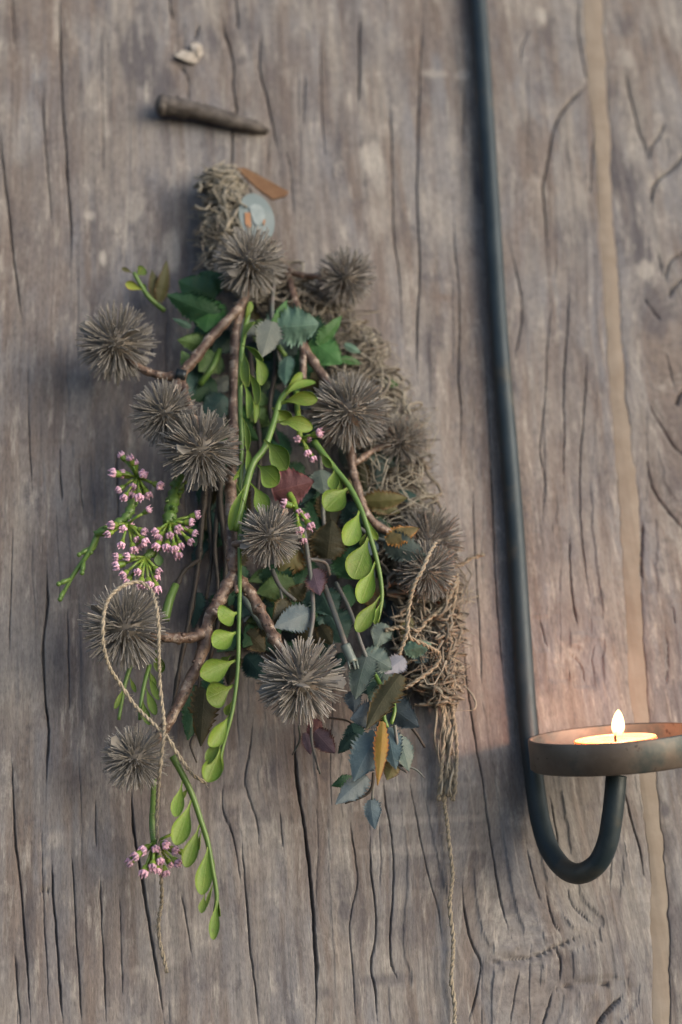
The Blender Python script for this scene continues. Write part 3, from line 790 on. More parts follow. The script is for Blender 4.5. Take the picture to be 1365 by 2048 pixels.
for q in [((296,1345,31),(318,1400,34),16,20),((290,1370,32),(312,1430,34),20,-20),((285,1395,32),(300,1450,34),16,10),((298,1340,31),(312,1372,33),10,10),((250,1370,26),(230,1418,28),12,10),((258,1350,26),(272,1385,28),10,10),((312,1300,30),(325,1345,30),22,30)]:
    leaf(q[0], q[1], q[2], 'bright', s5, 'spoon', q[3], .15, .3)
s6 = empty('leaf_sprig', P(325, 618, 18), 'little yellow green sprig at the upper left with three tiny leaves', 'sprig', SG)
stem([(268,545,26),(285,575,24),(302,598,22),(330,622,18)], .0010, .0013, s6, 'stem_green')
for q in [((272,553,25),(290,536,26),22,'bright'),((290,582,24),(252,566,25),20,'yellowgreen'),((268,547,26),(244,536,26),10,'olive'),((296,588,24),(282,570,24),14,'bright')]:
    leaf(q[0], q[1], q[2], q[3], s6, 'spoon', 10, .1, .3)

# --- serrated leaf sprays
LG = 'sprays of toothed leaves in the bouquet'
def spray(loc, label, stems, leaves):
    t = empty('leaf_spray', P(*loc), label, 'leaf spray', LG)
    for (pts, r0, r1, m) in stems: stem(pts, r0, r1, t, m)
    for i, q in enumerate(leaves):
        leaf(q[0], q[1], q[2], q[3], t, 'serrate', q[4] if len(q) > 4 else random.Random(i + int(loc[0])).uniform(-25, 25), q[5] if len(q) > 5 else .14, q[6] if len(q) > 6 else .22)
    return t
spray((545, 640, 30), 'dark green and blue green toothed leaves just below right of the topmost burr',
  [([(548,560,30),(545,640,36),(560,720,30),(575,800,24)], .0012, .0009, 'stem_grey'), ([(556,690,34),(572,712,32)], .0013, .0012, 'stem_green')],
  [((556,655,44),(640,648,48),66,'teal',12),((545,640,46),(524,714,50),46,'grey',-10),((622,680,36),(684,728,38),54,'green',-20),((636,690,38),(684,632,40),26,'green',25),
   ((576,712,32),(571,770,36),28,'teal',30),((545,660,44),(575,600,46),22,'green',40),((690,688,22),(722,706,20),13,'teal'),((680,716,22),(724,728,20),14,'green'),((763,760,14),(798,771,12),14,'green',10),
   ((600,640,30),(640,700,28),60,'darkgreen',0),((560,700,24),(600,780,22),50,'darkteal'),((610,700,26),(590,790,24),44,'darkgreen'),((585,660,28),(560,750,26),40,'darkteal')])
spray((430, 640, 22), 'deep green toothed leaves at the upper left behind the slanting twig',
  [([(440,660,22),(410,620,22),(370,600,20)], .0012, .0009, 'stem_green'), ([(400,770,26),(425,735,30),(440,700,26)], .0016, .0014, 'stem_green')],
  [((432,596,20),(358,562,22),64,'darkgreen',10),((440,634,30),(335,590,34),50,'darkgreen',-15),((425,600,28),(412,664,32),56,'green',20),((383,655,26),(346,637,28),12,'teal'),((412,690,28),(356,680,32),30,'midgreen',-10),
   ((386,738,28),(364,702,30),26,'midgreen',20),((442,712,26),(398,742,30),44,'midgreen',10),((318,605,14),(334,522,18),26,'olive',35),((314,603,14),(304,540,16),22,'olive',20),((445,580,20),(400,545,22),44,'darkgreen',0),
   ((430,760,20),(380,800,22),50,'darkgreen',0),((450,790,20),(410,840,22),46,'darkteal',0),((400,640,16),(440,690,16),50,'darkgreen')])
spray((620, 990, 26), 'maroon, olive and withered orange toothed leaves at the middle right',
  [([(640,900,26),(645,980,26),(650,1060,26),(668,1120,22)], .0011, .0009, 'stem_grey'), ([(700,1040,26),(740,1070,30),(780,1085,34)], .0010, .0008, 'stem_grey')],
  [((545,985,40),(628,962,44),62,'maroon',8),((655,1118,28),(664,1040,30),62,'olivebrown',-8),((725,1002,28),(816,996,30),36,'olive',25),((740,1000,26),(800,1025,26),34,'olive',-20),
   ((768,1085,40),(852,1112,44),48,'greygreen',15),((772,1082,42),(838,1056,46),32,'orange',-20),((640,940,30),(650,990,30),40,'greygreen'),((620,950,24),(600,1010,24),40,'darkteal'),((680,1100,24),(720,1160,22),60,'darkgreen'),
   ((640,1060,24),(615,1120,24),44,'olivebrown'),((690,1010,22),(740,1060,20),48,'darkteal'),((745,1040,24),(770,1080,26),30,'greygreen'),((755,1085,30),(725,1110,32),24,'slate')])
spray((600, 1150, 26), 'thin stemmed slate and brown leaves just above the lower right large burr',
  [([(608,1060,44),(616,1110,44),(624,1170,42),(627,1230,42),(620,1275,44),(612,1300,46)], .0012, .0009, 'stem_grey'), ([(618,1118,44),(650,1125,40),(660,1150,36)], .0009, .0008, 'stem_grey'), ([(545,1140,36),(562,1175,38),(592,1202,38)], .0012, .0009, 'stem_grey'), ([(562,1178,38),(566,1205,36)], .0008, .0007, 'stem_grey'), ([(488,1190,30),(505,1220,32),(530,1258,30)], .0020, .0016, 'joint')],
  [((590,1165,28),(514,1186,30),44,'midgreen',10),((583,1200,36),(613,1166,40),30,'olivebrown',20),((580,1200,36),(546,1244,38),32,'olivebrown',-20),((624,1224,40),(550,1254,46),46,'slatelight',10),
   ((626,1138,42),(640,1190,46),38,'mauve',15),((656,1225,18),(690,1285,16),70,'darkteal',0),((540,1130,20),(570,1200,18),60,'darkgreen'),((640,1180,20),(670,1240,18),56,'darkteal'),((600,1100,22),(560,1150,20),50,'olive'),((530,1200,16),(560,1270,16),50,'darkgreen'),((520,1270,24),(560,1240,26),24,'olivebrown'),((640,1250,22),(665,1290,24),26,'olivebrown')])
sp5 = spray((700, 1290, 30), 'lowest hanging spray of blue grey toothed leaves with one yellowed leaf',
  [([(640,1150,38),(658,1195,40),(676,1245,42),(693,1295,42)], .0014, .0014, 'stem_grey'), ([(672,1165,36),(700,1220,38),(722,1285,40),(740,1330,40)], .0010, .0009, 'stem_grey'),
   ([(740,1330,38),(770,1390,44),(768,1430,46),(775,1455,46)], .0011, .0010, 'stem_green'), ([(785,1390,44),(790,1420,46),(783,1448,46)], .0009, .0009, 'stem_green'), ([(748,1545,40),(744,1575,38),(728,1592,36),(690,1606,34)], .0008, .0006, 'darktwig'), ([(748,1560,38),(745,1600,36)], .0006, .0006, 'stem_grey'),
   ([(790,1450,44),(795,1490,42),(797,1530,40),(815,1545,40)], .0008, .0005, 'stem_grey'), ([(812,1440,18),(835,1470,16),(850,1495,14)], .0009, .0006, 'darktwig'), ([(797,1530,40),(830,1538,40),(850,1556,40)], .0006, .0003, 'stem_grey')],
  [((736,1308,40),(711,1398,46),46,'greygreen',25),((728,1305,40),(784,1338,42),48,'greygreen',-10),((810,1302,30),(864,1288,32),30,'teal',10),((810,1316,34),(770,1347,40),32,'lavender',10),
   ((802,1348,46),(733,1458,52),44,'olivebrown',28,.12,.25),((766,1425,40),(702,1438,44),46,'slatedark',5),((768,1402,40),(838,1454,44),52,'slatedark',15),((757,1462,46),(708,1562,52),56,'slate',12),
   ((766,1442,52),(756,1570,58),24,'yellow',-15,.1,.4),((776,1455,40),(792,1538,42),38,'slate',10),((796,1468,40),(818,1542,42),40,'greygreen',-30),((735,1552,44),(672,1608,48),36,'slatelight',10),((706,1556,34),(664,1572,36),20,'darkgreen'),
   ((742,1598,36),(750,1658,38),30,'slatelight',25),((760,1440,44),(764,1470,48),16,'midgreen',40),((826,1310,22),(858,1322,22),20,'slate'),((770,1330,22),(740,1400,24),50,'darkteal'),((790,1520,34),(775,1560,34),30,'olive')])
mb = MB(); mb.tube(path([(691,1290,42),(697,1305,42),(706,1325,42)], 4), .0024, 12)
for k in range(5):
    a = k * 1.26; off = Vector((math.cos(a) * .0021, math.sin(a) * .0021, 0))
    q = P(704, 1322, 42) + off; mb.tube([q, q + (P(708, 1338, 42) - P(704, 1322, 42))], .0006, 5)
link('stem_joint', mb.mesh(), M['joint'], sp5)['label'] = 'grey green plastic socket on the stem'
spray((630, 1455, 20), 'small mauve toothed leaves peeping out under the large lower burr',
  [([(624,1440,26),(624,1480,24),(630,1510,22),(641,1548,20)], .0008, .0005, 'stem_grey'), ([(598,1450,20),(600,1480,16),(585,1510,12)], .0006, .0004, 'stem_grey'), ([(655,1435,18),(690,1440,18),(706,1448,20)], .0006, .0004, 'darktwig'), ([(628,1500,22),(634,1520,22),(636,1540,20)], .0005, .0003, 'stem_grey')],
  [((630,1462,24),(670,1506,26),38,'mauve',15),((610,1465,20),(622,1510,20),18,'mauve',0),((640,1440,18),(615,1478,16),24,'maroon')])
spray((405, 1370, 10), 'dull dark olive toothed leaves close to the wood behind the hanging green sprig',
  [([(395,1250,14),(400,1330,12),(396,1400,10)], .0009, .0007, 'darktwig'), ([(390,1470,9),(382,1490,9),(394,1525,9)], .0008, .0004, 'darktwig')],
  [((412,1360,12),(402,1492,10),46,'olivebrown',10),((395,1370,10),(376,1480,9),42,'darkgreen',-10),((425,1330,14),(428,1420,12),36,'darkgreen')])
# leaves packed deep inside the bouquet
inner = empty('leaf_spray', P(560, 900, 8), 'dark leaves packed deep inside the bouquet behind the burrs and sprigs, some standing in for shade', 'leaf spray', LG)
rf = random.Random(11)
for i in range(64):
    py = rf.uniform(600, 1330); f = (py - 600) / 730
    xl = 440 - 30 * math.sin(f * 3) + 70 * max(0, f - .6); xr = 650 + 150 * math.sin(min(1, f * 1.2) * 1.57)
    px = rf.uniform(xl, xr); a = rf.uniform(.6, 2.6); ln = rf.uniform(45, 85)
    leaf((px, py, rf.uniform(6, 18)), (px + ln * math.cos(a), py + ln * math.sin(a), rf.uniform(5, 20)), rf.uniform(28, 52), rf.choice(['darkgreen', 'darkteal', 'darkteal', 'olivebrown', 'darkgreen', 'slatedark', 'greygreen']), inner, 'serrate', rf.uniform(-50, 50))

for i in range(26):  # dark filler leaves added in place of shadow on the wood
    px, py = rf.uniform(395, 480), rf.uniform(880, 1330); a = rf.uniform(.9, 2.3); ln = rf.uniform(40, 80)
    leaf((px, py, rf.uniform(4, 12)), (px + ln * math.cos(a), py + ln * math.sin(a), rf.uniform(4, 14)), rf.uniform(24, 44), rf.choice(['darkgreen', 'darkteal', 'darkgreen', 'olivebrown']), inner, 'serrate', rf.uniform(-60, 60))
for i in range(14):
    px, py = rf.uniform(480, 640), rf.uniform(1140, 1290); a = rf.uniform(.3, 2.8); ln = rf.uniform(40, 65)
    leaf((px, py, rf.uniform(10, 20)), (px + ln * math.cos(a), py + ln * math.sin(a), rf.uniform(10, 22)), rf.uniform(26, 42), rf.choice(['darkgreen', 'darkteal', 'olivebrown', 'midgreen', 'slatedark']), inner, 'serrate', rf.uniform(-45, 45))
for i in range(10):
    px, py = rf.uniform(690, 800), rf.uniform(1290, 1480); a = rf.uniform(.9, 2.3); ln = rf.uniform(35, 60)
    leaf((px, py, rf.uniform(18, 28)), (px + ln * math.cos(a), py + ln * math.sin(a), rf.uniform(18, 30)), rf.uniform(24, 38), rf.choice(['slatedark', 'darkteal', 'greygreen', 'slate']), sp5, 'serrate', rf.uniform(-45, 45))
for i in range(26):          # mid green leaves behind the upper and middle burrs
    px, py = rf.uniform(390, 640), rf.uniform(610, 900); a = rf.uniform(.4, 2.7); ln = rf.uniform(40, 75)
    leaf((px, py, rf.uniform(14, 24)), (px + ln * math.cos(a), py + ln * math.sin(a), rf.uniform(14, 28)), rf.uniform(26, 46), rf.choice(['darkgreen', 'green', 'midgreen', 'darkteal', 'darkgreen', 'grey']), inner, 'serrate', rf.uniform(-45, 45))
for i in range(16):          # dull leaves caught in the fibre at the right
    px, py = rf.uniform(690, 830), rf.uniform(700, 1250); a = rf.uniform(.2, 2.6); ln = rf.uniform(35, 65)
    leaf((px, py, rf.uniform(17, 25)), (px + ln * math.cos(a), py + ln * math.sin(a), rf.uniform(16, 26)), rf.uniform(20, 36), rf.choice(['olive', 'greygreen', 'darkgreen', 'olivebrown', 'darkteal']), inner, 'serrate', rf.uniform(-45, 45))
# --- dark thin twigs behind
DT = 'thin dark twigs behind the bouquet'
for (pts, r0, lab) in [([(412,960,18),(402,1060,18),(396,1130,17),(380,1230,16),(355,1360,14),(345,1440,12)], .0016, 'long thin blackish twig behind the pink buds, left of the forked brown twig'),
                       ([(440,980,14),(430,1090,14),(436,1180,14),(425,1260,12)], .0012, 'short blackish twig close to the wood behind the forked brown twig'),
                       ([(500,700,20),(510,800,20),(520,900,20),(515,1000,18)], .0016, 'straight dark twig down the middle behind the bright green sprigs'),
                       ([(448,900,16),(440,1000,16),(452,1100,15),(446,1200,14),(420,1320,10)], .0017, 'dark twig close behind the forked brown twig, running down to the dull olive leaves'),
                       ([(428,940,12),(418,1020,12),(424,1110,12),(412,1200,10)], .0013, 'faint dark twig left of the forked brown twig, nearest the wood'),
                       ([(540,600,24),(552,720,24),(540,820,22),(560,900,20)], .0014, 'dark twig running down from the topmost burr at the centre')]:
    t = empty('thin_twig', P(*pts[0]), lab, 'twig', DT); twig(pts, r0, r0 * .6, t, int(pts[0][0]), name='stem', mat='darktwig')
    if r0 == .0016 and pts[0][0] == 412:
        twig([(398,1120,18),(370,1140,22),(352,1175,24)], .0010, .0012, t, 3, name='side_shoot', mat='darktwig')
        stem([(352,1170,24),(340,1200,26),(330,1240,26)], .0019, .0024, t, 'stem_green', name='green_shoot')

# ------------------------------------------------------------------ pink bud sprays
FG = 'sprigs of small pink buds in the bouquet'
def Z5(x, y): return (100 + x / 3.4125, 850 + y / 3.4125)
def Z8(x, y): return (100 + x / 2.925, 1250 + y / 2.925)
def Z4(x, y): return (450 + x / 3.4125, 550 + y / 3.4125)
def Z6(x, y): return (450 + x / 3.4125, 950 + y / 3.4125)

def bud(tip, node, parent, seed):
    rb = random.Random(seed); d = (tip - node).normalized()
    sc = .00112 * rb.uniform(.85, 1.15)
    q = d.to_track_quat('Z', 'Y').to_matrix()
    c0 = tip - d * sc * 1.6
    mb = MB(); mb.ball(c0, sc * 1.45, (1, 1, 1.1), 8, 6, q)
    for k in range(5):
        a = k * 1.2566 + rb.random() * .4; e = q @ Vector((math.cos(a), math.sin(a), .55))
        mb.ball(c0 + e * sc * 1.15, sc * .9, (1, 1, 1), 6, 4)
        p0 = c0 + e * sc * 1.4; pt = c0 + (e * .9 + d * 1.1).normalized() * sc * rb.uniform(2.3, 3.0)
        mb.tube([p0, pt], [sc * .55, sc * .12], 5)
    o = link('bud', mb.mesh(), M['pink'], parent, at=tip)
    mb = MB(); mb.ball(c0 - d * sc * 1.5, sc * 1.35, (1, 1, 1.15), 8, 6, q)
    mb.tube([c0 - d * sc * 1.4, c0 - d * sc * .1], [sc * 1.35, sc * 1.5], 8, False)
    link('cup', mb.mesh(), M['calyx'], o)

def buds(nodes, tips, conv, parent, h0, seed):
    rb = random.Random(seed)
    nx, ny = conv(*nodes); N0 = P(nx, ny, h0)
    for i, (x, y) in enumerate(tips):
        tx, ty = conv(x, y); T0 = P(tx, ty, h0 + rb.uniform(0, 9))
        end = T0.lerp(N0, .0) - (T0 - N0).normalized() * .0042
        mid = N0.lerp(end, .5) + NRM * rb.uniform(.0005, .002)
        mb = MB(); mb.tube([N0, mid, end], [.0008, .00065, .0008], 6)
        link('stalk', mb.mesh(), M['calyx'], parent)
        bud(T0, N0, parent, seed * 100 + i)

def knobbly(pts, r0, r1, parent, seed):
    rn = random.Random(seed); pp = path(pts, 6); n = len(pp)
    rad = [(r0 + (r1 - r0) * i / (n - 1)) * (1 + .22 * math.sin(i * 2.1)) for i in range(n)]
    mb = MB(); mb.tube(pp, rad, 8, True, .08, rn)
    for i in range(1, n - 1, 2):
        d = Vector((rn.uniform(-1, 1), -.6, rn.uniform(-.4, .4))).normalized()
        mb.tube([pp[i] + d * rad[i] * .5, pp[i] + d * rad[i] * 1.5 + (pp[i+1] - pp[i]) * .5], [rad[i] * .5, rad[i] * .15], 5)
    link('stem', mb.mesh(), M['stem_green'], parent)

f1 = empty('bud_sprig', P(*Z5(600, 500), 30), 'left sprig of pink buds with a thin green shoot reaching out over the wood', 'flower sprig', FG)
knobbly([(*Z5(640,420),30),(*Z5(570,520),31),(*Z5(530,620),32),(*Z5(430,690),31),(*Z5(310,750),29)], .0022, .0020, f1, 1)
stem([(*Z5(330,740),29),(*Z5(280,850),27),(*Z5(220,940),25),(*Z5(150,1040),23),(*Z5(75,1185),21)], .0015, .0009, f1)
for (x0, y0, x1, y1) in ((290,830,200,885),(235,930,220,1010),(140,1050,60,1085),(95,1130,70,1190),(330,780,280,870)):
    pa, pb = P(*Z5(x0, y0), 26), P(*Z5(x1, y1), 27); mb = MB(); mb.tube([pa, pa.lerp(pb, .6), pb], [.0007, .0013, .0006], 7); mb.ball(pb, .0012, (1, 1, 1), 8, 6)
    link('shoot_tip', mb.mesh(), M['stem_green'], f1)
buds((600,360), [(480,195),(545,212),(580,245),(415,325),(480,332),(645,330),(765,420),(565,430),(460,450),(500,505),(550,492),(610,505),(680,490)], Z5, f1, 32, 1)
buds((530,680), [(685,570),(565,665),(405,685),(385,750),(495,715),(655,735),(600,790),(660,805),(485,830),(575,865),(630,840)], Z5, f1, 33, 2)
f2 = empty('bud_sprig', P(*Z5(880, 420), 26), 'sprig of pink buds on a knobbly green stem below the left pair of overlapping burrs', 'flower sprig', FG)
knobbly([(*Z5(900,360),24),(*Z5(860,460),27),(*Z5(830,560),30),(*Z5(815,670),32)], .0030, .0032, f2, 2)
buds((820,665), [(1020,610),(980,665),(885,720),(940,715),(1000,745),(820,760),(710,735),(735,780),(970,805),(900,835),(720,840),(795,850),(880,905),(855,860)], Z5, f2, 33, 3)
knobbly([(*Z5(770,700),30),(*Z5(740,820),31),(*Z5(660,905),33)], .0018, .0022, f2, 3)
buds((650,905), [(440,900),(515,900),(440,965),(490,1030),(595,1010),(750,1005),(735,1055),(740,1135),(620,1105),(680,1105),(520,1080)], Z5, f2, 36, 4)
leaf((*Z5(740,860), 34), (*Z5(750,960), 36), 20, 'midgreen', f2, 'spoon', 10)
f3 = empty('bud_sprig', P(*Z8(600, 960), 30), 'lowest small sprig of pink buds hanging on a thin stem under the bottom burr', 'flower sprig', FG)
stem([(*Z8(610,900),30),(*Z8(604,1060),26),(*Z8(600,1160),24),(*Z8(612,1275),24)], .0012, .0016, f3)
buds((612,1272), [(780,1195),(690,1290),(745,1325),(805,1340),(760,1400),(620,1315),(535,1325),(490,1360),(455,1395),(580,1440),(545,1465),(650,1390),(630,1450),(715,1410),(682,1465),(600,1425)], Z8, f3, 24, 5)
f4 = empty('bud_sprig', P(*Z4(500, 830), 40), 'few pink buds on yellow green stalks tucked among the bright leaves at the centre', 'flower sprig', FG)
stem([(*Z4(490,800),40),(*Z4(500,960),44),(*Z4(515,1120),46)], .0014, .0014, f4, 'calyx')
buds((520,1120), [(660,1075),(490,1120),(585,1115),(570,1225),(610,1265)], Z4, f4, 46, 6)
f5 = empty('bud_sprig', P(*Z6(470, 150), 44), 'pink buds just right of the small burr at the centre, below the maroon leaf', 'flower sprig', FG)
stem([(*Z6(440,130),44),(*Z6(470,180),46),(*Z6(490,250),48)], .0016, .0014, f5, 'calyx')
buds((480,220), [(512,262),(595,360),(512,392),(540,460),(390,190),(560,300)], Z6, f5, 48, 7)

# ------------------------------------------------------------------ tangled fibre
def tangle():
    t = empty('fibre_bundle', P(440, 340, 4), 'tangled tan dried fibre backing the bouquet from its top down the right side', 'dried fibre')
    rt = random.Random(21)
    ctr = [(440,345,7,50),(452,392,8,36),(455,462,8,28),(500,540,8,62),(600,600,8,70),(660,680,8,80),(720,760,8,62),(760,850,9,80),(785,930,10,62),(795,1010,12,54),(822,1090,12,62),(845,1170,13,56),(852,1250,14,48),(862,1320,14,36),(880,1390,13,24)]
    sp = spline(ctr, 6)
    def wander(mb, i0, ln, r, n=26, hmax=16, spread=1.0, loop=1.0, fq=1.0):
        k = i0; x0, y0, h0, w0 = sp[k]
        ox = rt.uniform(-w0, w0) * spread; q = []
        ax, ay = rt.uniform(4, 20) * loop, rt.uniform(4, 20) * loop; fx, fy, fh = rt.uniform(.3, 1.3) * fq, rt.uniform(.3, 1.3) * fq, rt.uniform(.3, 1.0) * fq
        p1, p2, p3 = rt.uniform(0, 6), rt.uniform(0, 6), rt.uniform(0, 6)
        hb = rt.uniform(3, hmax)
        for j in range(n):
            kk = min(len(sp) - 1, max(0, k + ln * j / n)); a = int(kk); f = kk - a; b = min(a + 1, len(sp) - 1)
            x = sp[a][0] * (1 - f) + sp[b][0] * f; y = sp[a][1] * (1 - f) + sp[b][1] * f; ww = sp[a][3]
            q.append(P(x + ox * ww / w0 + ax * math.sin(j * fx + p1) + ax * .5 * math.sin(j * fx * 2.3 + p2), y + ay * math.sin(j * fy + p2), max(2.0, hb + 4 * math.sin(j * fh + p3))))
        mb.tube(q, [r * (.6 + .5 * math.sin(math.pi * (j + .5) / n)) for j in range(n)], 4)
    mb = MB(); mb2 = MB()
    for i in range(215):
        k = rt.randrange(0, len(sp) - 4)
        if 24 < k < 30 and rt.random() < .3: continue
        if k < 12 and rt.random() < .7: continue
        wander(mb if rt.random() < .6 else mb2, k, rt.uniform(3, 12), rt.uniform(.0004, .00095), 34, 18, 1.0, 1.8, .45)
    for i in range(95):                # the pale tuft at the tied top
        wander(mb2, rt.randrange(0, 16), rt.uniform(2, 7), rt.uniform(.0003, .0007), 30, 22, min(1, abs(rt.gauss(0, .55))), 1.5)
    for i in range(60):                # coarser brown strands at lower right
        wander(mb, rt.randrange(54, len(sp) - 8), rt.uniform(3, 12), rt.uniform(.0005, .0010), 30, 24, .95, 1.5)
    for i in range(150):
        wander(mb if i % 2 else mb2, rt.randrange(8, len(sp) - 6), rt.uniform(3, 9), rt.uniform(.00018, .0004), 34, 24, 1.15, 2.0)
    for i in range(20):                # strands hanging on into the twine
        x = rt.uniform(860, 915); q = []
        p = rt.uniform(0, 6); n = 16; y0 = rt.uniform(1280, 1400); y1 = rt.uniform(1440, 1610)
        for j in range(n):
            f = j / (n - 1); y = y0 + (y1 - y0) * f
            q.append(P(x * (1 - f) + (898 + (x - 890) * .45) * f + 5 * math.sin(j * .8 + p), y, 8 + 3 * math.sin(j * .6 + p)))
        (mb2 if i % 3 else mb).tube(q, rt.uniform(.00025, .0006), 4)
    link('strands', mb.mesh(), M['fibre'], t, at=wloc(t), kind='stuff')
    o = link('pale_strands', mb2.mesh(), M['fibre_top'], t, at=wloc(t), kind='stuff')
tangle()

# ------------------------------------------------------------------ jute twine
def twine(name_label, paths, r, fuzz=1.0, seed=0):
    t = empty('twine', P(*paths[0][0]), name_label, 'twine', 'jute twines hanging from the bouquet')
    rt = random.Random(seed)
    for pts in paths:
        pp = path(pts, 14); n = len(pp); mb = MB()
        jx = [Vector([math.sin(i * f + p) for p in (seed, seed + 2, seed + 4)]) * r * .35 for i in range(n) for f in (.21,)]
        pp = [a + b * (.6 + .4 * math.sin(i * .13)) for i, (a, b) in enumerate(zip(pp, jx))]
        dl = sum((pp[i+1] - pp[i]).length for i in range(n - 1)); s = 0; ang = []
        for i in range(n):
            ang.append(s * 2 * math.pi / .0068 + 1.2 * math.sin(s * 210))
            if i < n - 1: s += (pp[i+1] - pp[i]).length
        for k in range(2):
            q = []
            for i in range(n):
                T = (pp[min(i+1, n-1)] - pp[max(i-1, 0)]).normalized(); u = T.cross(Vector((.1, 1, .05))).normalized(); b = T.cross(u)
                a = ang[i] + k * math.pi
                q.append(pp[i] + (u * math.cos(a) + b * math.sin(a)) * r * .52)
            mb.tube(q, [r * .60 * rt.uniform(.7, 1.3) for _ in q], 6)
        for i in range(int(dl / .0011 * fuzz)):
            j = rt.randrange(n); d = Vector([rt.gauss(0, 1) for _ in range(3)]).normalized()
            l = r * rt.uniform(1.2, 3.2); e = Vector([rt.gauss(0, 1) for _ in range(3)]) * l * .3
            mb.tube([pp[j] + d * r * .5, pp[j] + d * l * .6 + e * .4, pp[j] + d * l + e], [.00010, .00008, .00005], 3, False)
        link('cord', mb.mesh(), M['jute'], t)
    return t
twine('jute twine looped over the left burr, trailing down past the lowest pink buds',
  [[(328,1450,48),(322,1380,52),(318,1300,62),(316,1230,66),(305,1185,62),(282,1166,60),(250,1170,66),(222,1192,68),(208,1235,68),(206,1280,66),(218,1330,60),(240,1368,52),(272,1412,48),(310,1450,47),(338,1478,47),(360,1515,44),(385,1548,40),(412,1566,38)],
   [(328,1450,48),(326,1500,50),(318,1560,44),(315,1620,34),(316,1680,30),(322,1735,28),(324,1800,14),(318,1840,10),(322,1890,7),(334,1945,5)]], .00085, 3.2, 1)
twine('long jute twine hanging from the lower right of the fibre tangle to the bottom',
  [[(905,1150,20),(880,1250,18),(868,1330,16),(880,1390,13),(897,1450,10),(895,1540,8),(889,1600,6),(897,1660,5),(905,1740,5),(900,1810,4.5),(907,1880,4),(903,1950,4),(910,2010,4),(906,2090,4)],
   [(915,1160,22),(903,1260,18),(908,1330,15),(905,1400,12),(912,1480,10),(912,1570,8),(905,1600,7)],
   [(890,1300,18),(880,1370,14),(888,1450,10),(884,1540,8),(876,1600,6)]], .0010, 1.6, 2)
twine('twisted jute strand crossing the right hand burrs and curling back to the bundle',
  [[(872,1085,50),(850,1130,56),(830,1165,56),(818,1215,50),(812,1270,46),(800,1310,42)],
   [(818,1230,48),(818,1270,46),(850,1290,38),(880,1310,30),(862,1340,28),(830,1365,30),(800,1378,28)],
   [(890,1180,30),(915,1150,26),(890,1210,26),(855,1240,26),(835,1260,26),(800,1255,26),(770,1260,26)]], .0010, 1.5, 3)
twine('short frayed jute end sticking out to the right of the lower right burrs',
  [[(890,1140,24),(920,1128,24),(945,1116,25),(968,1108,26)]], .0010, 2.5, 4)

# ------------------------------------------------------------------ card tag and paper label at the top
def slab(pts, thick, name, mat, parent=None, mbs=None):
    n = len(pts); top = [P(*q) for q in pts]; bot = [p - NRM * thick for p in top]
    mb = MB(); mb.add(top + bot, [tuple(range(n)), tuple(reversed(range(n, 2 * n)))] + [(i, n + i, n + (i + 1) % n, (i + 1) % n) for i in range(n)])
    return link(name, mb.mesh(smooth=False), mat, parent)
o = slab([(474,336,13),(490,335,13),(540,362,14),(578,383,15),(571,391,15),(546,398,15),(515,376,14),(490,352,13)], .0016, 'card_tag', M['leather'])
tag(o, 'folded brown card tag tucked behind the tied top of the bouquet', 'tag')
lab = empty('paper_label', P(515, 470, 22), 'pale blue oval paper label with white and orange print above the topmost burr', 'label')
el = lambda cx, cy, a, b, h, n=24, rot=.35: [(cx + a * math.cos(k * 6.2832 / n) * math.cos(rot) - b * math.sin(k * 6.2832 / n) * math.sin(rot), cy + a * math.cos(k * 6.2832 / n) * math.sin(rot) + b * math.sin(k * 6.2832 / n) * math.cos(rot), h) for k in range(n)]
slab(el(514, 435, 34, 50, 24, rot=-.35), .0005, 'paper', M['label'], lab)
slab([(499,414,24.75),(508,408,24.75),(519,409,24.75),(529,418,24.75),(531,432,24.75),(525,446,24.75),(516,452,24.75),(508,444,24.75),(503,428,24.75)], .0003, 'white_print', M['print_white'], lab)
slab([(490,425,24.7),(501,425,24.7),(503,452,24.7),(497,460,24.7),(491,446,24.7)], .0003, 'orange_print', M['print_orange'], lab)
slab([(524,436,24.6),(532,440,24.6),(528,452,24.6)], .0003, 'orange_print', M['print_orange'], lab)

# ------------------------------------------------------------------ iron candle holder, tea light
HC = P(1230, 1466, 57)                          # centre of the dish rim
ROLL, PIT = R(5.0), R(2.5)
HZ = Vector((-math.sin(ROLL), math.sin(PIT), math.cos(ROLL))).normalized()
HX = (Vector((1, 0, 0)) - HZ * HZ.x).normalized(); HY = HZ.cross(HX)
def lathe(prof, n=72, dz=0.0):
    """prof: (radius, height) in metres about the dish axis"""
    vs, fs = [], []
    for (r, z) in prof:
        for k in range(n):
            a = 2 * math.pi * k / n; vs.append(HC + HZ * (z + dz) + (HX * math.cos(a) + HY * math.sin(a)) * r)
    m = len(prof)
    for i in range(m - 1):
        for k in range(n):
            fs.append((i * n + k, i * n + (k + 1) % n, (i + 1) * n + (k + 1) % n, (i + 1) * n + k))
    mb = MB(); mb.add(vs, fs); return mb

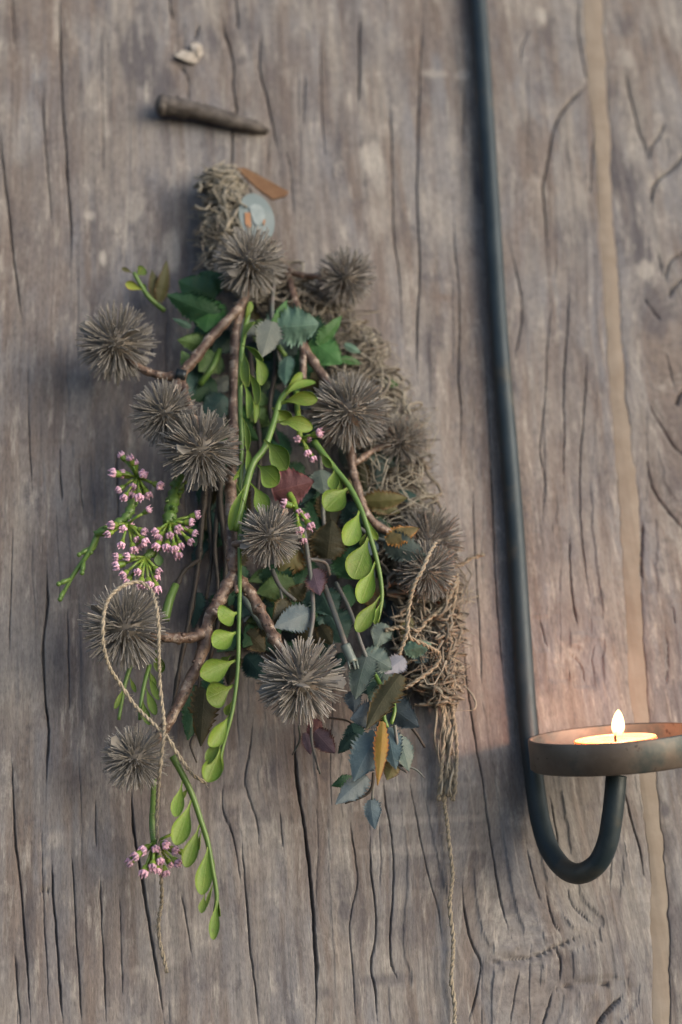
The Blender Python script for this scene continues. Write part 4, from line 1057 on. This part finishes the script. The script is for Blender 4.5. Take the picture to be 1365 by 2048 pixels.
def iron_rod_mat():
    m, t, b = nodes_of("blued iron rod")
    co = t.nodes.new('ShaderNodeTexCoord').outputs['Object']
    c = mix(t, ramp(t, noise(t, co, 60, 5), [(.4, 0), (.62, 1)]), (.020, .034, .043), (.030, .046, .056))
    c = mix(t, ramp(t, noise(t, co, 26, 6, .6), [(.56, 0), (.66, .6)]), c, (.085, .078, .06))
    t.links.new(c, b.inputs['Base Color']); b.inputs['Metallic'].default_value = .25
    t.links.new(ramp(t, noise(t, co, 120, 4), [(.3, .42), (.7, .58)]), b.inputs['Roughness'])
    bump(t, b, noise(t, co, 420, 4), .3, .0004)
    return m
def dish_mat():
    m, t, b = nodes_of("brown patinated iron")
    co = t.nodes.new('ShaderNodeTexCoord').outputs['Object']
    c = mix(t, ramp(t, noise(t, co, 50, 6, .6), [(.38, 0), (.62, 1)]), (.115, .092, .075), (.165, .138, .115))
    c = mix(t, ramp(t, noise(t, co, 24, 5, .6), [(.52, 0), (.62, .85)]), c, (.045, .064, .066))
    c = mix(t, ramp(t, noise(t, co, 300, 3), [(.66, 0), (.72, .8)]), c, (.04, .03, .025))
    t.links.new(c, b.inputs['Base Color']); b.inputs['Metallic'].default_value = .35
    b.inputs['Roughness'].default_value = .5
    bump(t, b, noise(t, co, 350, 4), .25, .0004)
    return m
holder = empty('candle_holder', P(1070, 1547, 6), 'black iron candle holder, long rod hooked upward under a shallow round dish', 'candle holder')
pp = path([(930,-300,6),(957,0,6),(979,341,6),(1000,681,6),(1026,1000,6),(1053,1400,6),(1066,1530,6.5),(1073,1590,8),(1082,1645,12),(1100,1700,18),(1130,1738,26.5),(1162,1747,35),(1194,1728,42),(1214,1690,48),(1224,1640,53),(1230,1590,56),(1233,1552,57)], 10)
mb = MB(); mb.tube(pp, .0047, 20)
link('rod', mb.mesh(), iron_rod_mat(), holder)
RD = .0392
mb = lathe([(0, -.0138), (.02, -.0139), (RD - .001, -.0140), (RD, -.0132), (RD, -.0006), (RD - .0003, 0), (RD - .0013, 0), (RD - .0016, -.0006), (RD - .0016, -.0122), (.02, -.0122), (0, -.0122)])
link('dish', mb.mesh(), dish_mat(), holder)
mb = MB(); q = P(1233, 1556, 57); mb.ball(HC - HZ * .0145, .0062, (1, 1, .35), 16, 8); link('weld', mb.mesh(), M['iron'], holder)

tl = empty('tea_light', HC - HZ * .0120, 'small lit white tea light glowing inside the iron dish', 'candle')
RT = .0186
def wax_mat():
    m, t, b = nodes_of("warm white wax")
    co = t.nodes.new('ShaderNodeTexCoord').outputs['Object']
    c = mix(t, ramp(t, noise(t, co, 90, 4), [(.4, 0), (.6, 1)]), (.74, .42, .25), (.70, .38, .21))
    t.links.new(c, b.inputs['Base Color']); b.inputs['Roughness'].default_value = .25
    b.inputs['Subsurface Weight'].default_value = .6; b.inputs['Subsurface Radius'].default_value = (1, .45, .2); b.inputs['Subsurface Scale'].default_value = .006
    return m
mb = lathe([(0, -.0082), (RT - .0006, -.0082), (RT, -.0076), (RT, .0012), (RT - .0004, .0016), (RT - .0008, .0012), (RT - .0008, -.0002), (.012, -.0006), (.003, -.0004), (0, .0000)], 48, -.0038)
link('wax', mb.mesh(), wax_mat(), tl)
FB = HC - HZ * .0042
mb = MB(); mb.tube([FB - HZ * .001, FB + HZ * .002, FB + HZ * .004 + HX * .0004, FB + HZ * .0052 + HX * .0011], [.0006, .0006, .0006, .0004], 8)
link('wick', mb.mesh(), simple("charred wick", (.02, .015, .012), (.05, .035, .025), 800, .9), tl)
def flame():
    m = bpy.data.materials.new("candle flame"); m.use_nodes = True; t = m.node_tree; t.nodes.clear()
    out = t.nodes.new('ShaderNodeOutputMaterial'); e = t.nodes.new('ShaderNodeEmission'); tr = t.nodes.new('ShaderNodeBsdfTransparent'); mx = t.nodes.new('ShaderNodeMixShader')
    co = t.nodes.new('ShaderNodeTexCoord').outputs['Generated']; sx = t.nodes.new('ShaderNodeSeparateXYZ'); t.links.new(co, sx.inputs[0])
    lw = t.nodes.new('ShaderNodeLayerWeight'); lw.inputs[0].default_value = .5
    col = ramp(t, sx.outputs[2], [(0, (.5, .16, .05)), (.2, (1, .50, .17)), (.5, (1, .74, .36)), (1, (1, .60, .20))])
    t.links.new(col, e.inputs[0]); e.inputs[1].default_value = 5.0
    fz = ramp(t, lw.outputs['Facing'], [(0, .35), (.4, .45), (.8, .9), (1, 1)])
    t.links.new(fz, mx.inputs[0]); t.links.new(e.outputs[0], mx.inputs[1]); t.links.new(tr.outputs[0], mx.inputs[2]); t.links.new(mx.outputs[0], out.inputs[0])
    up = Vector((0.02, 0, 1)).normalized(); b = FB + HZ * .0020 + HX * .0012
    mb = MB(); n = 20; vs, fs = [], []
    prof = [(0, 0), (.10, .55), (.22, .85), (.36, 1.0), (.52, .95), (.68, .80), (.82, .58), (.93, .32), (1, .03)]
    sp = spline(prof, 3)
    for (z, r) in sp:
        for k in range(n):
            a = k * 6.28318 / n; vs.append(b + up * z * .0128 + Vector((math.cos(a), math.sin(a), 0)) * max(r, .01) * .0031)
    for i in range(len(sp) - 1):
        for k in range(n): fs.append((i * n + k, i * n + (k + 1) % n, (i + 1) * n + (k + 1) % n, (i + 1) * n + k))
    mb.add(vs, fs); link('flame', mb.mesh(), m, tl)
    ld = bpy.data.lights.new("candle light", 'POINT'); ld.energy = .19; ld.color = (1.0, .44, .24); ld.shadow_soft_size = .0028
    lo = bpy.data.objects.new("candle_light", ld); C.objects.link(lo); lo.location = b + up * .0105
flame()
